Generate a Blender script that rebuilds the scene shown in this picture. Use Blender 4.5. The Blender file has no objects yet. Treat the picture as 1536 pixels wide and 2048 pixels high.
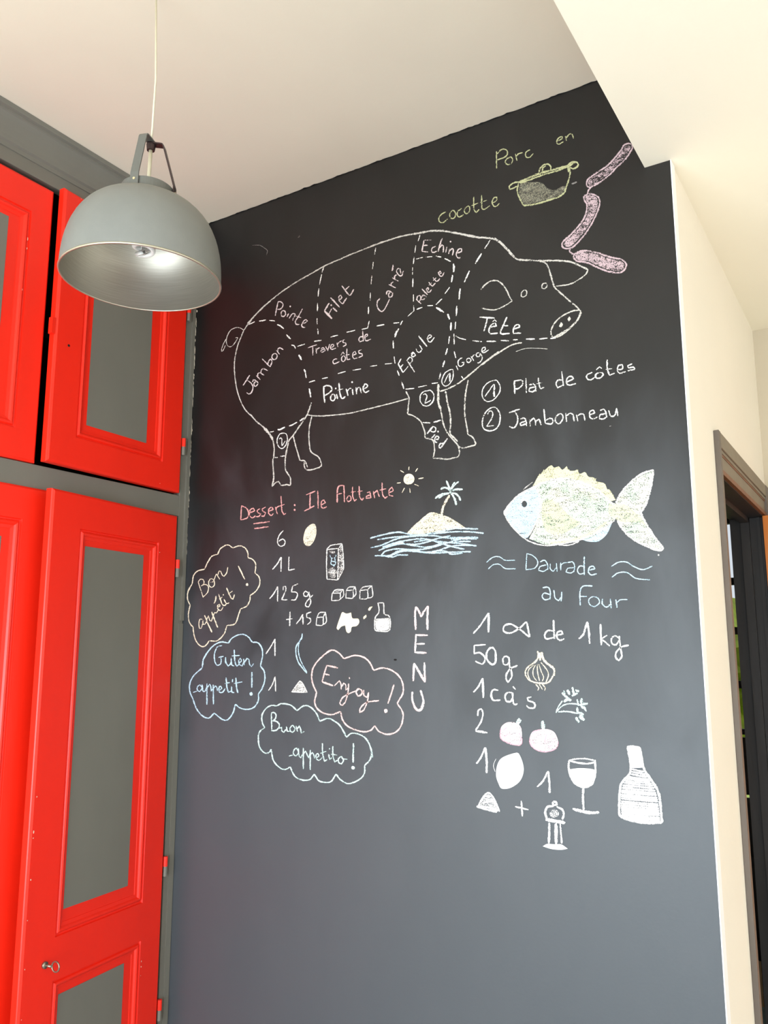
import bpy, bmesh, math, random
from mathutils import Vector, Matrix
random.seed(7)
sc = bpy.context.scene
COL = sc.collection

# ------------------------------------------------------------------ camera
EYE = 1.45
cam_d = bpy.data.cameras.new('camera'); cam = bpy.data.objects.new('camera', cam_d); COL.objects.link(cam)
RX = Vector((0.8483217607316261, 0.529479549809084, -0.0012635676331400874))      # image right
RU = Vector((0.0901573773506878, -0.1420959843840335, 0.9857384939887346))        # image up
RF = Vector((-0.5217488261399726, 0.8363373347853739, 0.1682796032371668))        # view direction
FPX = 1652.0
cam.matrix_world = Matrix(((RX.x, RU.x, -RF.x, 0), (RX.y, RU.y, -RF.y, 0), (RX.z, RU.z, -RF.z, EYE), (0, 0, 0, 1)))
cam_d.sensor_fit = 'VERTICAL'; cam_d.sensor_height = 36.0; cam_d.lens = 36.0 * FPX / 2048.0
cam_d.clip_start = 0.02
sc.camera = cam

# ------------------------------------------------------------------ light, sky, exposure
sc.view_settings.view_transform = 'Standard'
sc.view_settings.look = 'None'
sc.view_settings.gamma = 1.0
sc.view_settings.exposure = 0.1
try: sc.view_settings.use_curve_mapping = False
except Exception: pass

w = bpy.data.worlds.new('sky'); sc.world = w; w.use_nodes = True
wn = w.node_tree; bg = wn.nodes['Background']
sky = wn.nodes.new('ShaderNodeTexSky'); sky.sky_type = 'HOSEK_WILKIE'
sky.turbidity = 3.0; sky.sun_direction = (0.3, 0.5, 0.75)
mixw = wn.nodes.new('ShaderNodeMixRGB'); mixw.blend_type = 'MIX'; mixw.inputs[0].default_value = 0.6
mixw.inputs[2].default_value = (0.9, 0.95, 1.0, 1)
wn.links.new(sky.outputs[0], mixw.inputs[1]); wn.links.new(mixw.outputs[0], bg.inputs[0])
bg.inputs[1].default_value = 1.35

def area(name, loc, rot, sx, sy, power, color):
    d = bpy.data.lights.new(name, 'AREA'); d.shape = 'RECTANGLE'; d.size = sx; d.size_y = sy
    d.energy = power; d.color = color
    o = bpy.data.objects.new(name, d); COL.objects.link(o); o.location = loc; o.rotation_euler = rot
    return o
PI = math.pi
# daylight through the glazed opening behind the viewer and through the windows on the right side
area('window_daylight_rear', (-0.6, -1.67, 0.96), (PI/2, 0, 0), 3.2, 1.8, 165, (0.80, 0.91, 1.0))
area('window_daylight_right', (3.27, 0.7, 1.10), (PI/2, 0, PI/2), 2.6, 1.7, 32, (1.0, 0.98, 0.95))
area('window_daylight_hall', (3.27, 2.75, 1.10), (PI/2, 0, PI/2), 0.9, 1.6, 10, (1.0, 0.97, 0.92))

# ------------------------------------------------------------------ helpers
def lin(c):
    r = []
    for v in c:
        v /= 255.0
        r.append(v/12.92 if v <= 0.04045 else ((v+0.055)/1.055)**2.4)
    return (r[0], r[1], r[2], 1.0)

def newmat(name):
    m = bpy.data.materials.new(name); m.use_nodes = True
    return m, m.node_tree, m.node_tree.nodes['Principled BSDF']

def paint(name, rgb, rough=0.5, var=0.06, scale=6.0, bump=0.0, bscale=120.0, metal=0.0, spec=0.5, stretch=None, coat=0.0):
    m, nt, b = newmat(name)
    tc = nt.nodes.new('ShaderNodeTexCoord'); src = tc.outputs['Object']
    if stretch:
        mp = nt.nodes.new('ShaderNodeMapping'); mp.inputs['Scale'].default_value = stretch
        nt.links.new(src, mp.inputs[0]); src = mp.outputs[0]
    n = nt.nodes.new('ShaderNodeTexNoise'); n.inputs['Scale'].default_value = scale; n.inputs['Detail'].default_value = 4
    nt.links.new(src, n.inputs['Vector'])
    r = nt.nodes.new('ShaderNodeValToRGB')
    c = lin(rgb)
    r.color_ramp.elements[0].position = 0.3; r.color_ramp.elements[1].position = 0.7
    r.color_ramp.elements[0].color = tuple(v*(1-var) for v in c[:3]) + (1,)
    r.color_ramp.elements[1].color = tuple(min(1, v*(1+var)) for v in c[:3]) + (1,)
    nt.links.new(n.outputs[0], r.inputs[0]); nt.links.new(r.outputs[0], b.inputs['Base Color'])
    b.inputs['Roughness'].default_value = rough; b.inputs['Metallic'].default_value = metal
    b.inputs['Specular IOR Level'].default_value = spec
    b.inputs['Coat Weight'].default_value = coat
    if bump > 0:
        n2 = nt.nodes.new('ShaderNodeTexNoise'); n2.inputs['Scale'].default_value = bscale; n2.inputs['Detail'].default_value = 3
        nt.links.new(src, n2.inputs['Vector'])
        bp = nt.nodes.new('ShaderNodeBump'); bp.inputs['Strength'].default_value = bump; bp.inputs['Distance'].default_value = 0.002
        nt.links.new(n2.outputs[0], bp.inputs['Height']); nt.links.new(bp.outputs[0], b.inputs['Normal'])
    return m

M_ceil = paint('warm_white_ceiling_paint', (231, 219, 197), 0.9, 0.02, 2, 0.15, 60)
M_ceil2 = paint('cream_lower_ceiling_paint', (249, 240, 218), 0.9, 0.01, 2, 0.15, 60)
M_cream = paint('cream_wall_paint', (246, 238, 222), 0.85, 0.02, 2, 0.3, 40)
M_white = paint('white_corner_paint', (255, 255, 255), 0.6, 0.01, 3)
M_floor = paint('pale_grey_floor', (190, 192, 194), 0.3, 0.1, 3)
M_red = paint('red_gloss_paint', (249, 40, 18), 0.36, 0.05, 5, 0.35, 26, spec=0.5, stretch=(1, 1, 0.35))
M_grey = paint('warm_grey_satin_paint', (118, 115, 105), 0.5, 0.04, 6, 0.3, 26, stretch=(1, 1, 0.35))
M_field = paint('warm_grey_panel_paint', (119, 116, 106), 0.45, 0.05, 5, 0.3, 30, stretch=(1, 1, 0.35))
M_dark = paint('dark_cupboard_interior', (20, 14, 12), 0.9, 0.1)
M_chip = paint('bare_paint_chip', (240, 225, 200), 0.7, 0.05)
M_lampgrey = paint('powder_grey_lamp_metal', (126, 127, 122), 0.5, 0.03, 20, 0.08, 400, spec=0.5)
M_collar = paint('darker_grey_lamp_metal', (112, 113, 108), 0.45, 0.03, 20, metal=0.3)
M_strapdark = paint('dark_bracket_metal', (70, 55, 55), 0.45, 0.1, 30, metal=0.5)  # darker metal on the right bracket arm and the cord grip
M_cord = paint('ivory_flex', (226, 218, 190), 0.6, 0.05, 50)
M_rim = paint('bright_rim_metal', (205, 200, 180), 0.35, 0.03, 40, metal=0.8)
M_bulb = paint('white_bulb_glass', (240, 238, 232), 0.25, 0.02, 20)
M_screw = paint('brass_screw', (225, 215, 180), 0.3, 0.03, 20, metal=0.8)
M_casing = paint('grey_brown_casing_paint', (112, 101, 92), 0.5, 0.12, 14, 0.3, 60, stretch=(1, 1, 0.3))
M_casinglight = paint('light_beige_casing_paint', (128, 116, 98), 0.5, 0.08, 10, 0.2, 60)
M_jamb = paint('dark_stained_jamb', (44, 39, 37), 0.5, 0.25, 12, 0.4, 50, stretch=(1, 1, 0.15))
M_jambred = paint('red_brown_edge_wood', (120, 70, 40), 0.45, 0.2, 20, 0.2, 50)
M_orange = paint('orange_varnished_wood', (214, 122, 42), 0.35, 0.12, 8, 0.2, 50, stretch=(1, 1, 0.15))
M_palewood = paint('pale_raw_wood', (205, 172, 128), 0.6, 0.12, 12, stretch=(1, 1, 0.2))
M_crate = paint('dark_crate_wood', (74, 66, 68), 0.55, 0.15, 14)
M_blackmetal = paint('black_window_bar', (22, 22, 26), 0.5, 0.1, 20)
M_tile = paint('pale_blue_floor_tile', (175, 215, 232), 0.25, 0.05, 4)
M_key = paint('dull_nickel_key', (150, 140, 125), 0.35, 0.1, 30, metal=0.8)
M_leaf = paint('yellow_green_leaves', (176, 196, 60), 0.6, 0.3, 12)

# brushed aluminium for the inside of the shade
m, nt, b = newmat('brushed_aluminium'); M_alu = m
tc = nt.nodes.new('ShaderNodeTexCoord'); mp = nt.nodes.new('ShaderNodeMapping'); mp.inputs['Scale'].default_value = (3, 3, 260)
n = nt.nodes.new('ShaderNodeTexNoise'); n.inputs['Scale'].default_value = 4; n.inputs['Detail'].default_value = 3
r = nt.nodes.new('ShaderNodeValToRGB')
r.color_ramp.elements[0].position = .35; r.color_ramp.elements[1].position = .65
r.color_ramp.elements[0].color = lin((168, 162, 150)); r.color_ramp.elements[1].color = lin((182, 176, 163))
nt.links.new(tc.outputs['Object'], mp.inputs[0]); nt.links.new(mp.outputs[0], n.inputs['Vector']); nt.links.new(n.outputs[0], r.inputs[0])
nt.links.new(r.outputs[0], b.inputs['Base Color']); b.inputs['Metallic'].default_value = 0.85; b.inputs['Roughness'].default_value = 0.4
b.inputs['Anisotropic'].default_value = 0.6

# blackboard paint: near black, semi matt, dusty smears, window sheen painted in lower down
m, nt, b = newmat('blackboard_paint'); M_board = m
tc = nt.nodes.new('ShaderNodeTexCoord')
n = nt.nodes.new('ShaderNodeTexNoise'); n.inputs['Scale'].default_value = 3.2; n.inputs['Detail'].default_value = 6; n.inputs['Distortion'].default_value = 0.6
mp = nt.nodes.new('ShaderNodeMapping'); mp.inputs['Scale'].default_value = (1.6, 1, 0.8)
nt.links.new(tc.outputs['Object'], mp.inputs[0]); nt.links.new(mp.outputs[0], n.inputs['Vector'])
r = nt.nodes.new('ShaderNodeValToRGB')
r.color_ramp.elements[0].position = .42; r.color_ramp.elements[1].position = .78
r.color_ramp.elements[0].color = lin((10, 9, 9)); r.color_ramp.elements[1].color = lin((24, 22, 22))
nt.links.new(n.outputs[0], r.inputs[0])
# window sheen painted into the base colour: bluish grey, stronger towards the bottom
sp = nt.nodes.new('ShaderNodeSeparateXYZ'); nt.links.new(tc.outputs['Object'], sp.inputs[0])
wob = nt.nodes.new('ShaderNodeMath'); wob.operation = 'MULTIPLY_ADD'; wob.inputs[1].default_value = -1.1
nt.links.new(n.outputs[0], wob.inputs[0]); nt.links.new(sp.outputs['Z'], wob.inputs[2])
sheen_fac = nt.nodes.new('ShaderNodeMapRange'); sheen_fac.interpolation_type = 'SMOOTHSTEP'
sheen_fac.inputs['From Min'].default_value = 1.75; sheen_fac.inputs['From Max'].default_value = 0.45; sheen_fac.inputs['To Min'].default_value = 0.0; sheen_fac.inputs['To Max'].default_value = 0.22
nt.links.new(wob.outputs[0], sheen_fac.inputs['Value'])
sheen_mix = nt.nodes.new('ShaderNodeMixRGB'); sheen_mix.inputs[2].default_value = lin((148, 157, 166))
nt.links.new(sheen_fac.outputs[0], sheen_mix.inputs[0]); nt.links.new(r.outputs[0], sheen_mix.inputs[1]); nt.links.new(sheen_mix.outputs[0], b.inputs['Base Color'])
n2 = nt.nodes.new('ShaderNodeTexNoise'); n2.inputs['Scale'].default_value = 130; n2.inputs['Detail'].default_value = 3
nt.links.new(tc.outputs['Object'], n2.inputs['Vector'])
bp = nt.nodes.new('ShaderNodeBump'); bp.inputs['Strength'].default_value = 0.12; bp.inputs['Distance'].default_value = 0.001
nt.links.new(n2.outputs[0], bp.inputs['Height']); nt.links.new(bp.outputs[0], b.inputs['Normal'])
b.inputs['Roughness'].default_value = 0.48; b.inputs['Specular IOR Level'].default_value = 0.58

def chalk_mat(name, rgb, gscale=420.0, soft=0.07, dirt=None, bias=0.0):
    m, nt, b = newmat(name)
    b.inputs['Base Color'].default_value = lin(rgb); b.inputs['Roughness'].default_value = 1.0
    b.inputs['Specular IOR Level'].default_value = 0.0
    tc = nt.nodes.new('ShaderNodeTexCoord')
    if dirt:
        nn = nt.nodes.new('ShaderNodeTexNoise'); nn.inputs['Scale'].default_value = 22; nn.inputs['Detail'].default_value = 5
        rr = nt.nodes.new('ShaderNodeValToRGB'); rr.color_ramp.elements[0].position = .42; rr.color_ramp.elements[1].position = .6
        rr.color_ramp.elements[0].color = lin(rgb); rr.color_ramp.elements[1].color = lin(dirt)
        nt.links.new(tc.outputs['Object'], nn.inputs['Vector']); nt.links.new(nn.outputs[0], rr.inputs[0]); nt.links.new(rr.outputs[0], b.inputs['Base Color'])
    at = nt.nodes.new('ShaderNodeAttribute'); at.attribute_name = 'cover'
    n1 = nt.nodes.new('ShaderNodeTexNoise'); n1.inputs['Scale'].default_value = gscale; n1.inputs['Detail'].default_value = 2
    n3 = nt.nodes.new('ShaderNodeTexNoise'); n3.inputs['Scale'].default_value = 60; n3.inputs['Detail'].default_value = 3
    mp = nt.nodes.new('ShaderNodeMapping'); mp.inputs['Rotation'].default_value = (0, 0.6, 0); mp.inputs['Scale'].default_value = (0.7, 1, 2.2)
    nt.links.new(tc.outputs['Object'], n1.inputs['Vector']); nt.links.new(tc.outputs['Object'], mp.inputs[0]); nt.links.new(mp.outputs[0], n3.inputs['Vector'])
    ad = nt.nodes.new('ShaderNodeMath'); ad.operation = 'MULTIPLY_ADD'; ad.inputs[1].default_value = 0.45
    nt.links.new(n3.outputs[0], ad.inputs[0]); nt.links.new(n1.outputs[0], ad.inputs[2])     # mean ~0.725
    th = nt.nodes.new('ShaderNodeMath'); th.operation = 'MULTIPLY_ADD'; th.inputs[1].default_value = 0.5; th.inputs[2].default_value = -0.975 + bias
    nt.links.new(at.outputs['Fac'], th.inputs[0])        # 0.5*cover - 0.975
    sm = nt.nodes.new('ShaderNodeMath'); sm.operation = 'ADD'
    nt.links.new(ad.outputs[0], sm.inputs[0]); nt.links.new(th.outputs[0], sm.inputs[1])
    mr = nt.nodes.new('ShaderNodeMapRange'); mr.inputs['From Min'].default_value = -soft; mr.inputs['From Max'].default_value = soft
    nt.links.new(sm.outputs[0], mr.inputs['Value'])
    nt.links.new(mr.outputs[0], b.inputs['Alpha'])
    return m
CH = {
    'white': chalk_mat('white_chalk', (248, 243, 236)),
    'brightwhite': chalk_mat('thick_white_chalk', (255, 253, 250), bias=0.04),
    'palewhite': chalk_mat('cream_chalk', (250, 238, 206)),
    'greywhite': chalk_mat('soft_white_chalk', (210, 205, 196), bias=-0.01),
    'pink': chalk_mat('pale_pink_chalk', (222, 206, 204)),
    'pinkwhite': chalk_mat('pinkish_white_chalk', (253, 238, 236), bias=0.04, dirt=(250, 215, 212)),
    'lime': chalk_mat('yellow_green_chalk', (190, 190, 146)),
    'lime2': chalk_mat('yellow_cream_chalk', (242, 236, 190)),
    'beige': chalk_mat('peach_chalk', (247, 231, 204)),
    'red': chalk_mat('red_chalk', (236, 168, 164)),
    'salmon': chalk_mat('salmon_chalk', (250, 214, 208)),
    'blue': chalk_mat('light_blue_chalk', (200, 228, 245)),
    'green': chalk_mat('pale_green_chalk', (215, 240, 234)),
    'tomato': chalk_mat('rose_chalk', (255, 228, 232)),
    'rose': chalk_mat('deep_rose_chalk', (240, 178, 190)),
    'sausage': chalk_mat('mauve_chalk', (204, 180, 184)),
    'scale': chalk_mat('fish_scale_chalk', (240, 240, 216), dirt=(208, 224, 202), soft=0.05),
    'smudge': chalk_mat('rubbed_grey_chalk', (158, 154, 134), soft=0.22),
    'dim': chalk_mat('faint_chalk', (150, 145, 140), bias=-0.08),
}

def link_mesh(name, verts, faces, mat, parent=None, smooth=False, mats=None, fmat=None):
    me = bpy.data.meshes.new(name); me.from_pydata([tuple(v) for v in verts], [], faces); me.update()
    for mm in (mats or [mat]): me.materials.append(mm)
    if fmat:
        for p, k in zip(me.polygons, fmat): p.material_index = k
    bm = bmesh.new(); bm.from_mesh(me); bmesh.ops.recalc_face_normals(bm, faces=bm.faces); bm.to_mesh(me); bm.free()
    if smooth:
        for p in me.polygons: p.use_smooth = True
    o = bpy.data.objects.new(name, me); COL.objects.link(o)
    if parent is not None: o.parent = parent
    return o

class MB:
    def __init__(s): s.v = []; s.f = []; s.k = []
    def box(s, x0, x1, y0, y1, z0, z1, k=0):
        i = len(s.v)
        s.v += [(x0,y0,z0),(x1,y0,z0),(x1,y1,z0),(x0,y1,z0),(x0,y0,z1),(x1,y0,z1),(x1,y1,z1),(x0,y1,z1)]
        s.f += [(i,i+3,i+2,i+1),(i+4,i+5,i+6,i+7),(i,i+1,i+5,i+4),(i+1,i+2,i+6,i+5),(i+2,i+3,i+7,i+6),(i+3,i,i+4,i+7)]
        s.k += [k]*6
    def add(s, v, f, k=0):
        i = len(s.v); s.v += v; s.f += [tuple(a+i for a in q) for q in f]; s.k += [k]*len(f)
    def tube(s, pts, r, seg=10, k=0, cap=True):
        pts = [Vector(p) for p in pts]; i0 = len(s.v)
        t0 = (pts[1]-pts[0]).normalized(); up = Vector((0,0,1)) if abs(t0.z) < .9 else Vector((1,0,0))
        a = t0.cross(up).normalized()
        for j, p in enumerate(pts):
            t = (pts[min(j+1, len(pts)-1)] - pts[max(j-1, 0)]).normalized()
            a = (a - t*a.dot(t)).normalized(); c = t.cross(a)
            rr = r[j] if isinstance(r, (list, tuple)) else r
            for q in range(seg):
                th = 2*PI*q/seg; s.v.append(tuple(p + (a*math.cos(th) + c*math.sin(th))*rr))
        for j in range(len(pts)-1):
            for q in range(seg):
                A = i0+j*seg+q; B = i0+j*seg+(q+1)%seg
                s.f.append((A, B, B+seg, A+seg)); s.k.append(k)
        if cap:
            s.f.append(tuple(i0+q for q in range(seg))); s.f.append(tuple(i0+(len(pts)-1)*seg+q for q in range(seg))[::-1]); s.k += [k, k]
    def lathe(s, prof, seg=48, k=0, closed=False):
        i0 = len(s.v)
        for (r, z) in prof:
            for q in range(seg):
                th = 2*PI*q/seg; s.v.append((r*math.cos(th), r*math.sin(th), z))
        n = len(prof)
        for j in range(n if closed else n-1):
            j2 = (j+1) % n
            for q in range(seg):
                s.f.append((i0+j*seg+q, i0+j*seg+(q+1)%seg, i0+j2*seg+(q+1)%seg, i0+j2*seg+q)); s.k.append(k)
    def prism_y(s, prof, y0, y1, k=0):
        i = len(s.v); n = len(prof)
        s.v += [(x, y0, z) for x, z in prof] + [(x, y1, z) for x, z in prof]
        for j in range(n): s.f.append((i+j, i+(j+1)%n, i+n+(j+1)%n, i+n+j)); s.k.append(k)
        s.f.append(tuple(range(i, i+n))); s.f.append(tuple(range(i+n, i+2*n))[::-1]); s.k += [k, k]
    def build(s, name, mat, parent=None, smooth=False, bevel=0.0, auto=False):
        mats = mat if isinstance(mat, list) else [mat]
        o = link_mesh(name, s.v, s.f, None, parent, smooth, mats, s.k)
        if bevel:
            md = o.modifiers.new('bevel', 'BEVEL'); md.width = bevel; md.segments = 2; md.limit_method = 'ANGLE'
        return o

def structure(o, label=None):
    o['kind'] = 'structure'
    if label: o['label'] = label
    return o
def thing(name, label, cat, loc=(0, 0, 0), group=None):
    o = bpy.data.objects.new(name, None); COL.objects.link(o); o.location = loc; o.empty_display_size = 0.1
    o['label'] = label; o['category'] = cat
    if group: o['group'] = group
    return o

# ------------------------------------------------------------------ the room
YW = 2.0565          # face of the blackboard wall
XC = -0.406          # its right hand corner / face of the hall wall
ZC = 3.0125          # kitchen ceiling
ZL = 2.7105          # lower ceiling
XR = 3.2; YB = -1.6; YE = 3.42
b = MB(); b.box(-2.75, XR+.15, YB-.15, 4.6, -.1, 0); o = structure(b.build('floor', M_floor))
b = MB(); b.box(-2.75, XR+.15, YB-.15, 4.6, ZC, ZC+.12); structure(b.build('ceiling', M_ceil), 'kitchen ceiling painted warm white')
# lower ceiling whose left edge runs towards the viewer
b = MB()
xa, xb = -0.4715, -0.476
v = [(xa, YW, ZL), (xb, YB, ZL), (XR, YB, ZL), (XR, YE, ZL), (-.522, YE, ZL), (-.522, YW+.1035, ZL), (XC, YW+.1035, ZL), (XC, YW, ZL)]
n = len(v); vv = v + [(a, c, ZC) for a, c, _ in v]
ff = [tuple(range(n)), tuple(range(n, 2*n))[::-1]] + [(j, (j+1) % n, n+(j+1) % n, n+j) for j in range(n)]
b.add(vv, ff); structure(b.build('ceiling', M_ceil2), 'lower cream ceiling stepping down over the passage')
# board wall
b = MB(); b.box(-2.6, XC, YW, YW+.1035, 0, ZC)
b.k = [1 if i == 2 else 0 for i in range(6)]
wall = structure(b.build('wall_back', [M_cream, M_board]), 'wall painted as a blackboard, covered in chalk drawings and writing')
b = MB(); b.box(-2.75, -2.6, YB, 4.6, 0, ZC); structure(b.build('wall_left', M_cream))
# hall wall with doorway
DY0, DY1, DZ = 2.425, 3.318, 1.956
b = MB(); b.box(-.522, XC, YW+.1035, DY0, 0, ZL); b.box(-.522, XC, DY1, YE, 0, ZL); b.box(-.522, XC, DY0, DY1, DZ, ZL)
structure(b.build('wall_passage', M_cream), 'cream side wall of the passage with a doorway')
b = MB(); b.box(-.522, XR+.15, YE, YE+.12, 0, ZC); structure(b.build('wall_end', paint('beige_wall_paint_with_shade', (212, 200, 178), 0.85, 0.02, 2, 0.3, 40)), 'end wall of the passage')  # darker beige: the end wall's shade put into its paint colour
# right wall with window openings, rear wall with glazed opening (both out of view, they let the daylight in)
b = MB()
wy = [(-1.2, 2.0), (2.3, 3.2)]
b.box(XR, XR+.15, YB, YE, 0, .25); b.box(XR, XR+.15, YB, YE, 1.95, ZC)
b.box(XR, XR+.15, YB, -.6, .25, 1.95); b.box(XR, XR+.15, 2.0, 2.3, .25, 1.95); b.box(XR, XR+.15, 3.2, YE, .25, 1.95)
structure(b.build('wall_right', M_cream))
b = MB()
b.box(-2.6, XR, YB-.15, YB, 0, .06); b.box(-2.6, XR, YB-.15, YB, 2.06, ZC); b.box(-2.6, -2.2, YB-.15, YB, .06, 2.06); b.box(1.0, XR, YB-.15, YB, .06, 2.06)
structure(b.build('wall_front', M_cream))
# window frames in those openings
def frame_x(name, x, y0, y1, z0, z1, nb):
    b = MB(); t = .05
    b.box(x, x+.06, y0, y1, z0, z0+t); b.box(x, x+.06, y0, y1, z1-t, z1)
    for i in range(nb+1):
        y = y0 + (y1-y0-t)*i/nb; b.box(x, x+.06, y, y+t, z0+t, z1-t)
    structure(b.build(name, M_white))
frame_x('window_2', XR+.01, -.6, 2.0, .25, 1.95, 4)
frame_x('window_3', XR+.01, 2.3, 3.2, .25, 1.95, 1)
b = MB(); t = .05
b.box(-2.2, 1.0, YB-.06, YB, .06, .11); b.box(-2.2, 1.0, YB-.06, YB, 2.01, 2.06)
for i in range(4):
    x = -2.2 + 3.15*i/3; b.box(x, x+t, YB-.06, YB, .11, 2.01)
structure(b.build('window_4', M_white))
# white painted corner strip
b = MB()
b.box(XC, XC+.0025, YW-.002, YW+.036, 0, ZL-.0005)
structure(b.build('trim_1', M_white), 'white corner strip along the right edge of the blackboard')

# room beyond the doorway
b = MB()
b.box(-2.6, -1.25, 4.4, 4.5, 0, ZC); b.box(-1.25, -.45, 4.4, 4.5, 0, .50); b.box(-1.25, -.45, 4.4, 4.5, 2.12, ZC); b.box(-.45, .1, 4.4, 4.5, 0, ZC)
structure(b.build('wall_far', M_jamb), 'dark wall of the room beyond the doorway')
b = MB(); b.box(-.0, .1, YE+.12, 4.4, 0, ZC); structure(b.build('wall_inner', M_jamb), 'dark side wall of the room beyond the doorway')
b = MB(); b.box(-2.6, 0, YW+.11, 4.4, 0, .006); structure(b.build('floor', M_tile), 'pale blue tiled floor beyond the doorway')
win = MB(); win.box(-1.25, -.45, 4.40, 4.44, 1.06, 1.085); win.box(-1.25, -.45, 4.40, 4.44, 2.09, 2.12)
win.box(-1.25, -1.21, 4.40, 4.44, .50, 2.09); win.box(-.49, -.45, 4.40, 4.44, .50, 2.09)
win = structure(win.build('window_1', M_blackmetal), 'dark barred window seen through the doorway')
zs = [1.067, 1.296, 1.556, 1.80, 2.108]
for z0_, z1_ in ((.78, 1.045), (.50, .765)):
    q = MB(); q.box(-1.21, -.49, 4.41, 4.43, z0_, z1_); q.build('shutter_board', M_jamb, win)
m, nt, bb = newmat('clear_pane'); M_glass = m
bb.inputs['Transmission Weight'].default_value = 1.0; bb.inputs['Roughness'].default_value = 0.02; bb.inputs['IOR'].default_value = 1.1
for i in range(4):
    if i:
        q = MB(); q.box(-1.21, -.49, 4.405, 4.435, zs[i]-.018, zs[i]+.018); q.build('glazing_bar', M_blackmetal, win)
    q = MB(); q.box(-1.21, -.49, 4.418, 4.422, zs[i]+.018, zs[i+1]-.018); q.build('pane', M_glass, win)
# shrub outside that window
bm = bmesh.new(); bmesh.ops.create_icosphere(bm, subdivisions=4, radius=0.8)
for vtx in bm.verts:
    d = vtx.co.normalized(); vtx.co = d*(0.8 + .12*math.sin(9*d.x+3*d.z)*math.cos(8*d.y) + random.uniform(-.05, .05)); vtx.co.z *= .75
me = bpy.data.meshes.new('foliage'); bm.to_mesh(me); bm.free(); me.materials.append(M_leaf)
shr = thing('shrub', 'yellow-green shrub outside the barred window beyond the doorway', 'shrub', (-1.35, 6.3, 0))
o = bpy.data.objects.new('foliage', me); COL.objects.link(o); o.parent = shr; o.location = (0, 0, 1.25)
b = MB(); b.tube([(0, 0, 0), (.02, 0, .4), (0, .02, .9)], [.05, .04, .03], 8); b.build('stem', M_jambred, shr)
b = MB(); b.box(-6, 6, 4.62, 12, -.1, 0); g = structure(b.build('ground', M_leaf), 'ground outside')

# doorway casing (door_1)
YO, ZO = 2.398, 2.066
b = MB(); b.box(XC, XC+.015, YO, DY0, 0, ZO)
door1 = structure(b.build('door_1', M_casing, bevel=.002), 'grey-brown door casing around the open doorway in the cream wall')
b = MB(); b.box(XC, XC+.016, DY1, 3.41, 0, ZO); b.build('door_casing', M_casing, door1, bevel=.002)
b = MB(); b.box(XC, XC+.006, DY0, DY1, DZ, ZO-.002); b.box(XC+.006, XC+.014, DY0, 3.41, ZO-.045, ZO); b.box(XC+.006, XC+.010, DY0, DY1, ZO-.056, ZO-.045)
b.build('head_casing', M_casinglight, door1, bevel=.002)
b = MB(); b.box(XC+.006, XC+.0075, DY0, DY1, ZO-.062, ZO-.056); b.box(XC-.004, XC+.010, DY0, DY1, DZ-.008, DZ+.006)
b.build('casing_groove', M_jambred, door1)
# dark jamb lining, with stops
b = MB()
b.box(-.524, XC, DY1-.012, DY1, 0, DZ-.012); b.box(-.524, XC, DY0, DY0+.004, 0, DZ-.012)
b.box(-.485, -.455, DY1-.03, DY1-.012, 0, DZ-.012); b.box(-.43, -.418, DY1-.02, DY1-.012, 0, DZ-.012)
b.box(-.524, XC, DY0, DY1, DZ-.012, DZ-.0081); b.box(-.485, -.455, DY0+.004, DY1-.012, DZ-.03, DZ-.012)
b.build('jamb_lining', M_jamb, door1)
# the open door leaf, folded out into the passage
leaf = MB(); ly = 3.268
leaf.box(XC+.0015, XC+.8215, ly, ly+.036, .02, 1.944)
lf = thing('door_leaf', 'orange varnished wooden door leaf standing open beside the dark doorway', 'door', (XC+.0015, ly, .0))
lv = [(a-(XC+.0015), c-ly, d) for a, c, d in leaf.v]; o = link_mesh('leaf_board', lv, leaf.f, M_orange, lf)
for z0, z1 in ((.12, .82), (.95, 1.8)):
    q = MB(); q.box(.11, .71, -.006, 0, z0, z1); q.build('panel', M_orange, lf, bevel=.003)
q = MB(); q.tube([(.76, -.0, 1.0), (.76, -.05, 1.0), (.70, -.055, 1.0), (.65, -.05, 1.0)], .008, 8); q.build('handle', M_key, lf, smooth=True)
# low crate beyond the doorway
cr = thing('crate', 'low dark wooden crate with a pale wood edge beyond the doorway', 'crate', (-.75, 3.98, .006))
q = MB(); q.box(0, .30, 0, .012, 0, .17); q.box(0, .30, .248, .26, 0, .17); q.box(0, .012, .012, .248, 0, .17); q.box(.288, .30, .012, .248, 0, .17); q.box(.012, .288, .012, .248, 0, .01)
q.build('body', M_crate, cr)
q = MB(); q.box(.105, .118, -.006, 0, 0, .175); q.build('corner_batten', M_palewood, cr)

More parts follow.
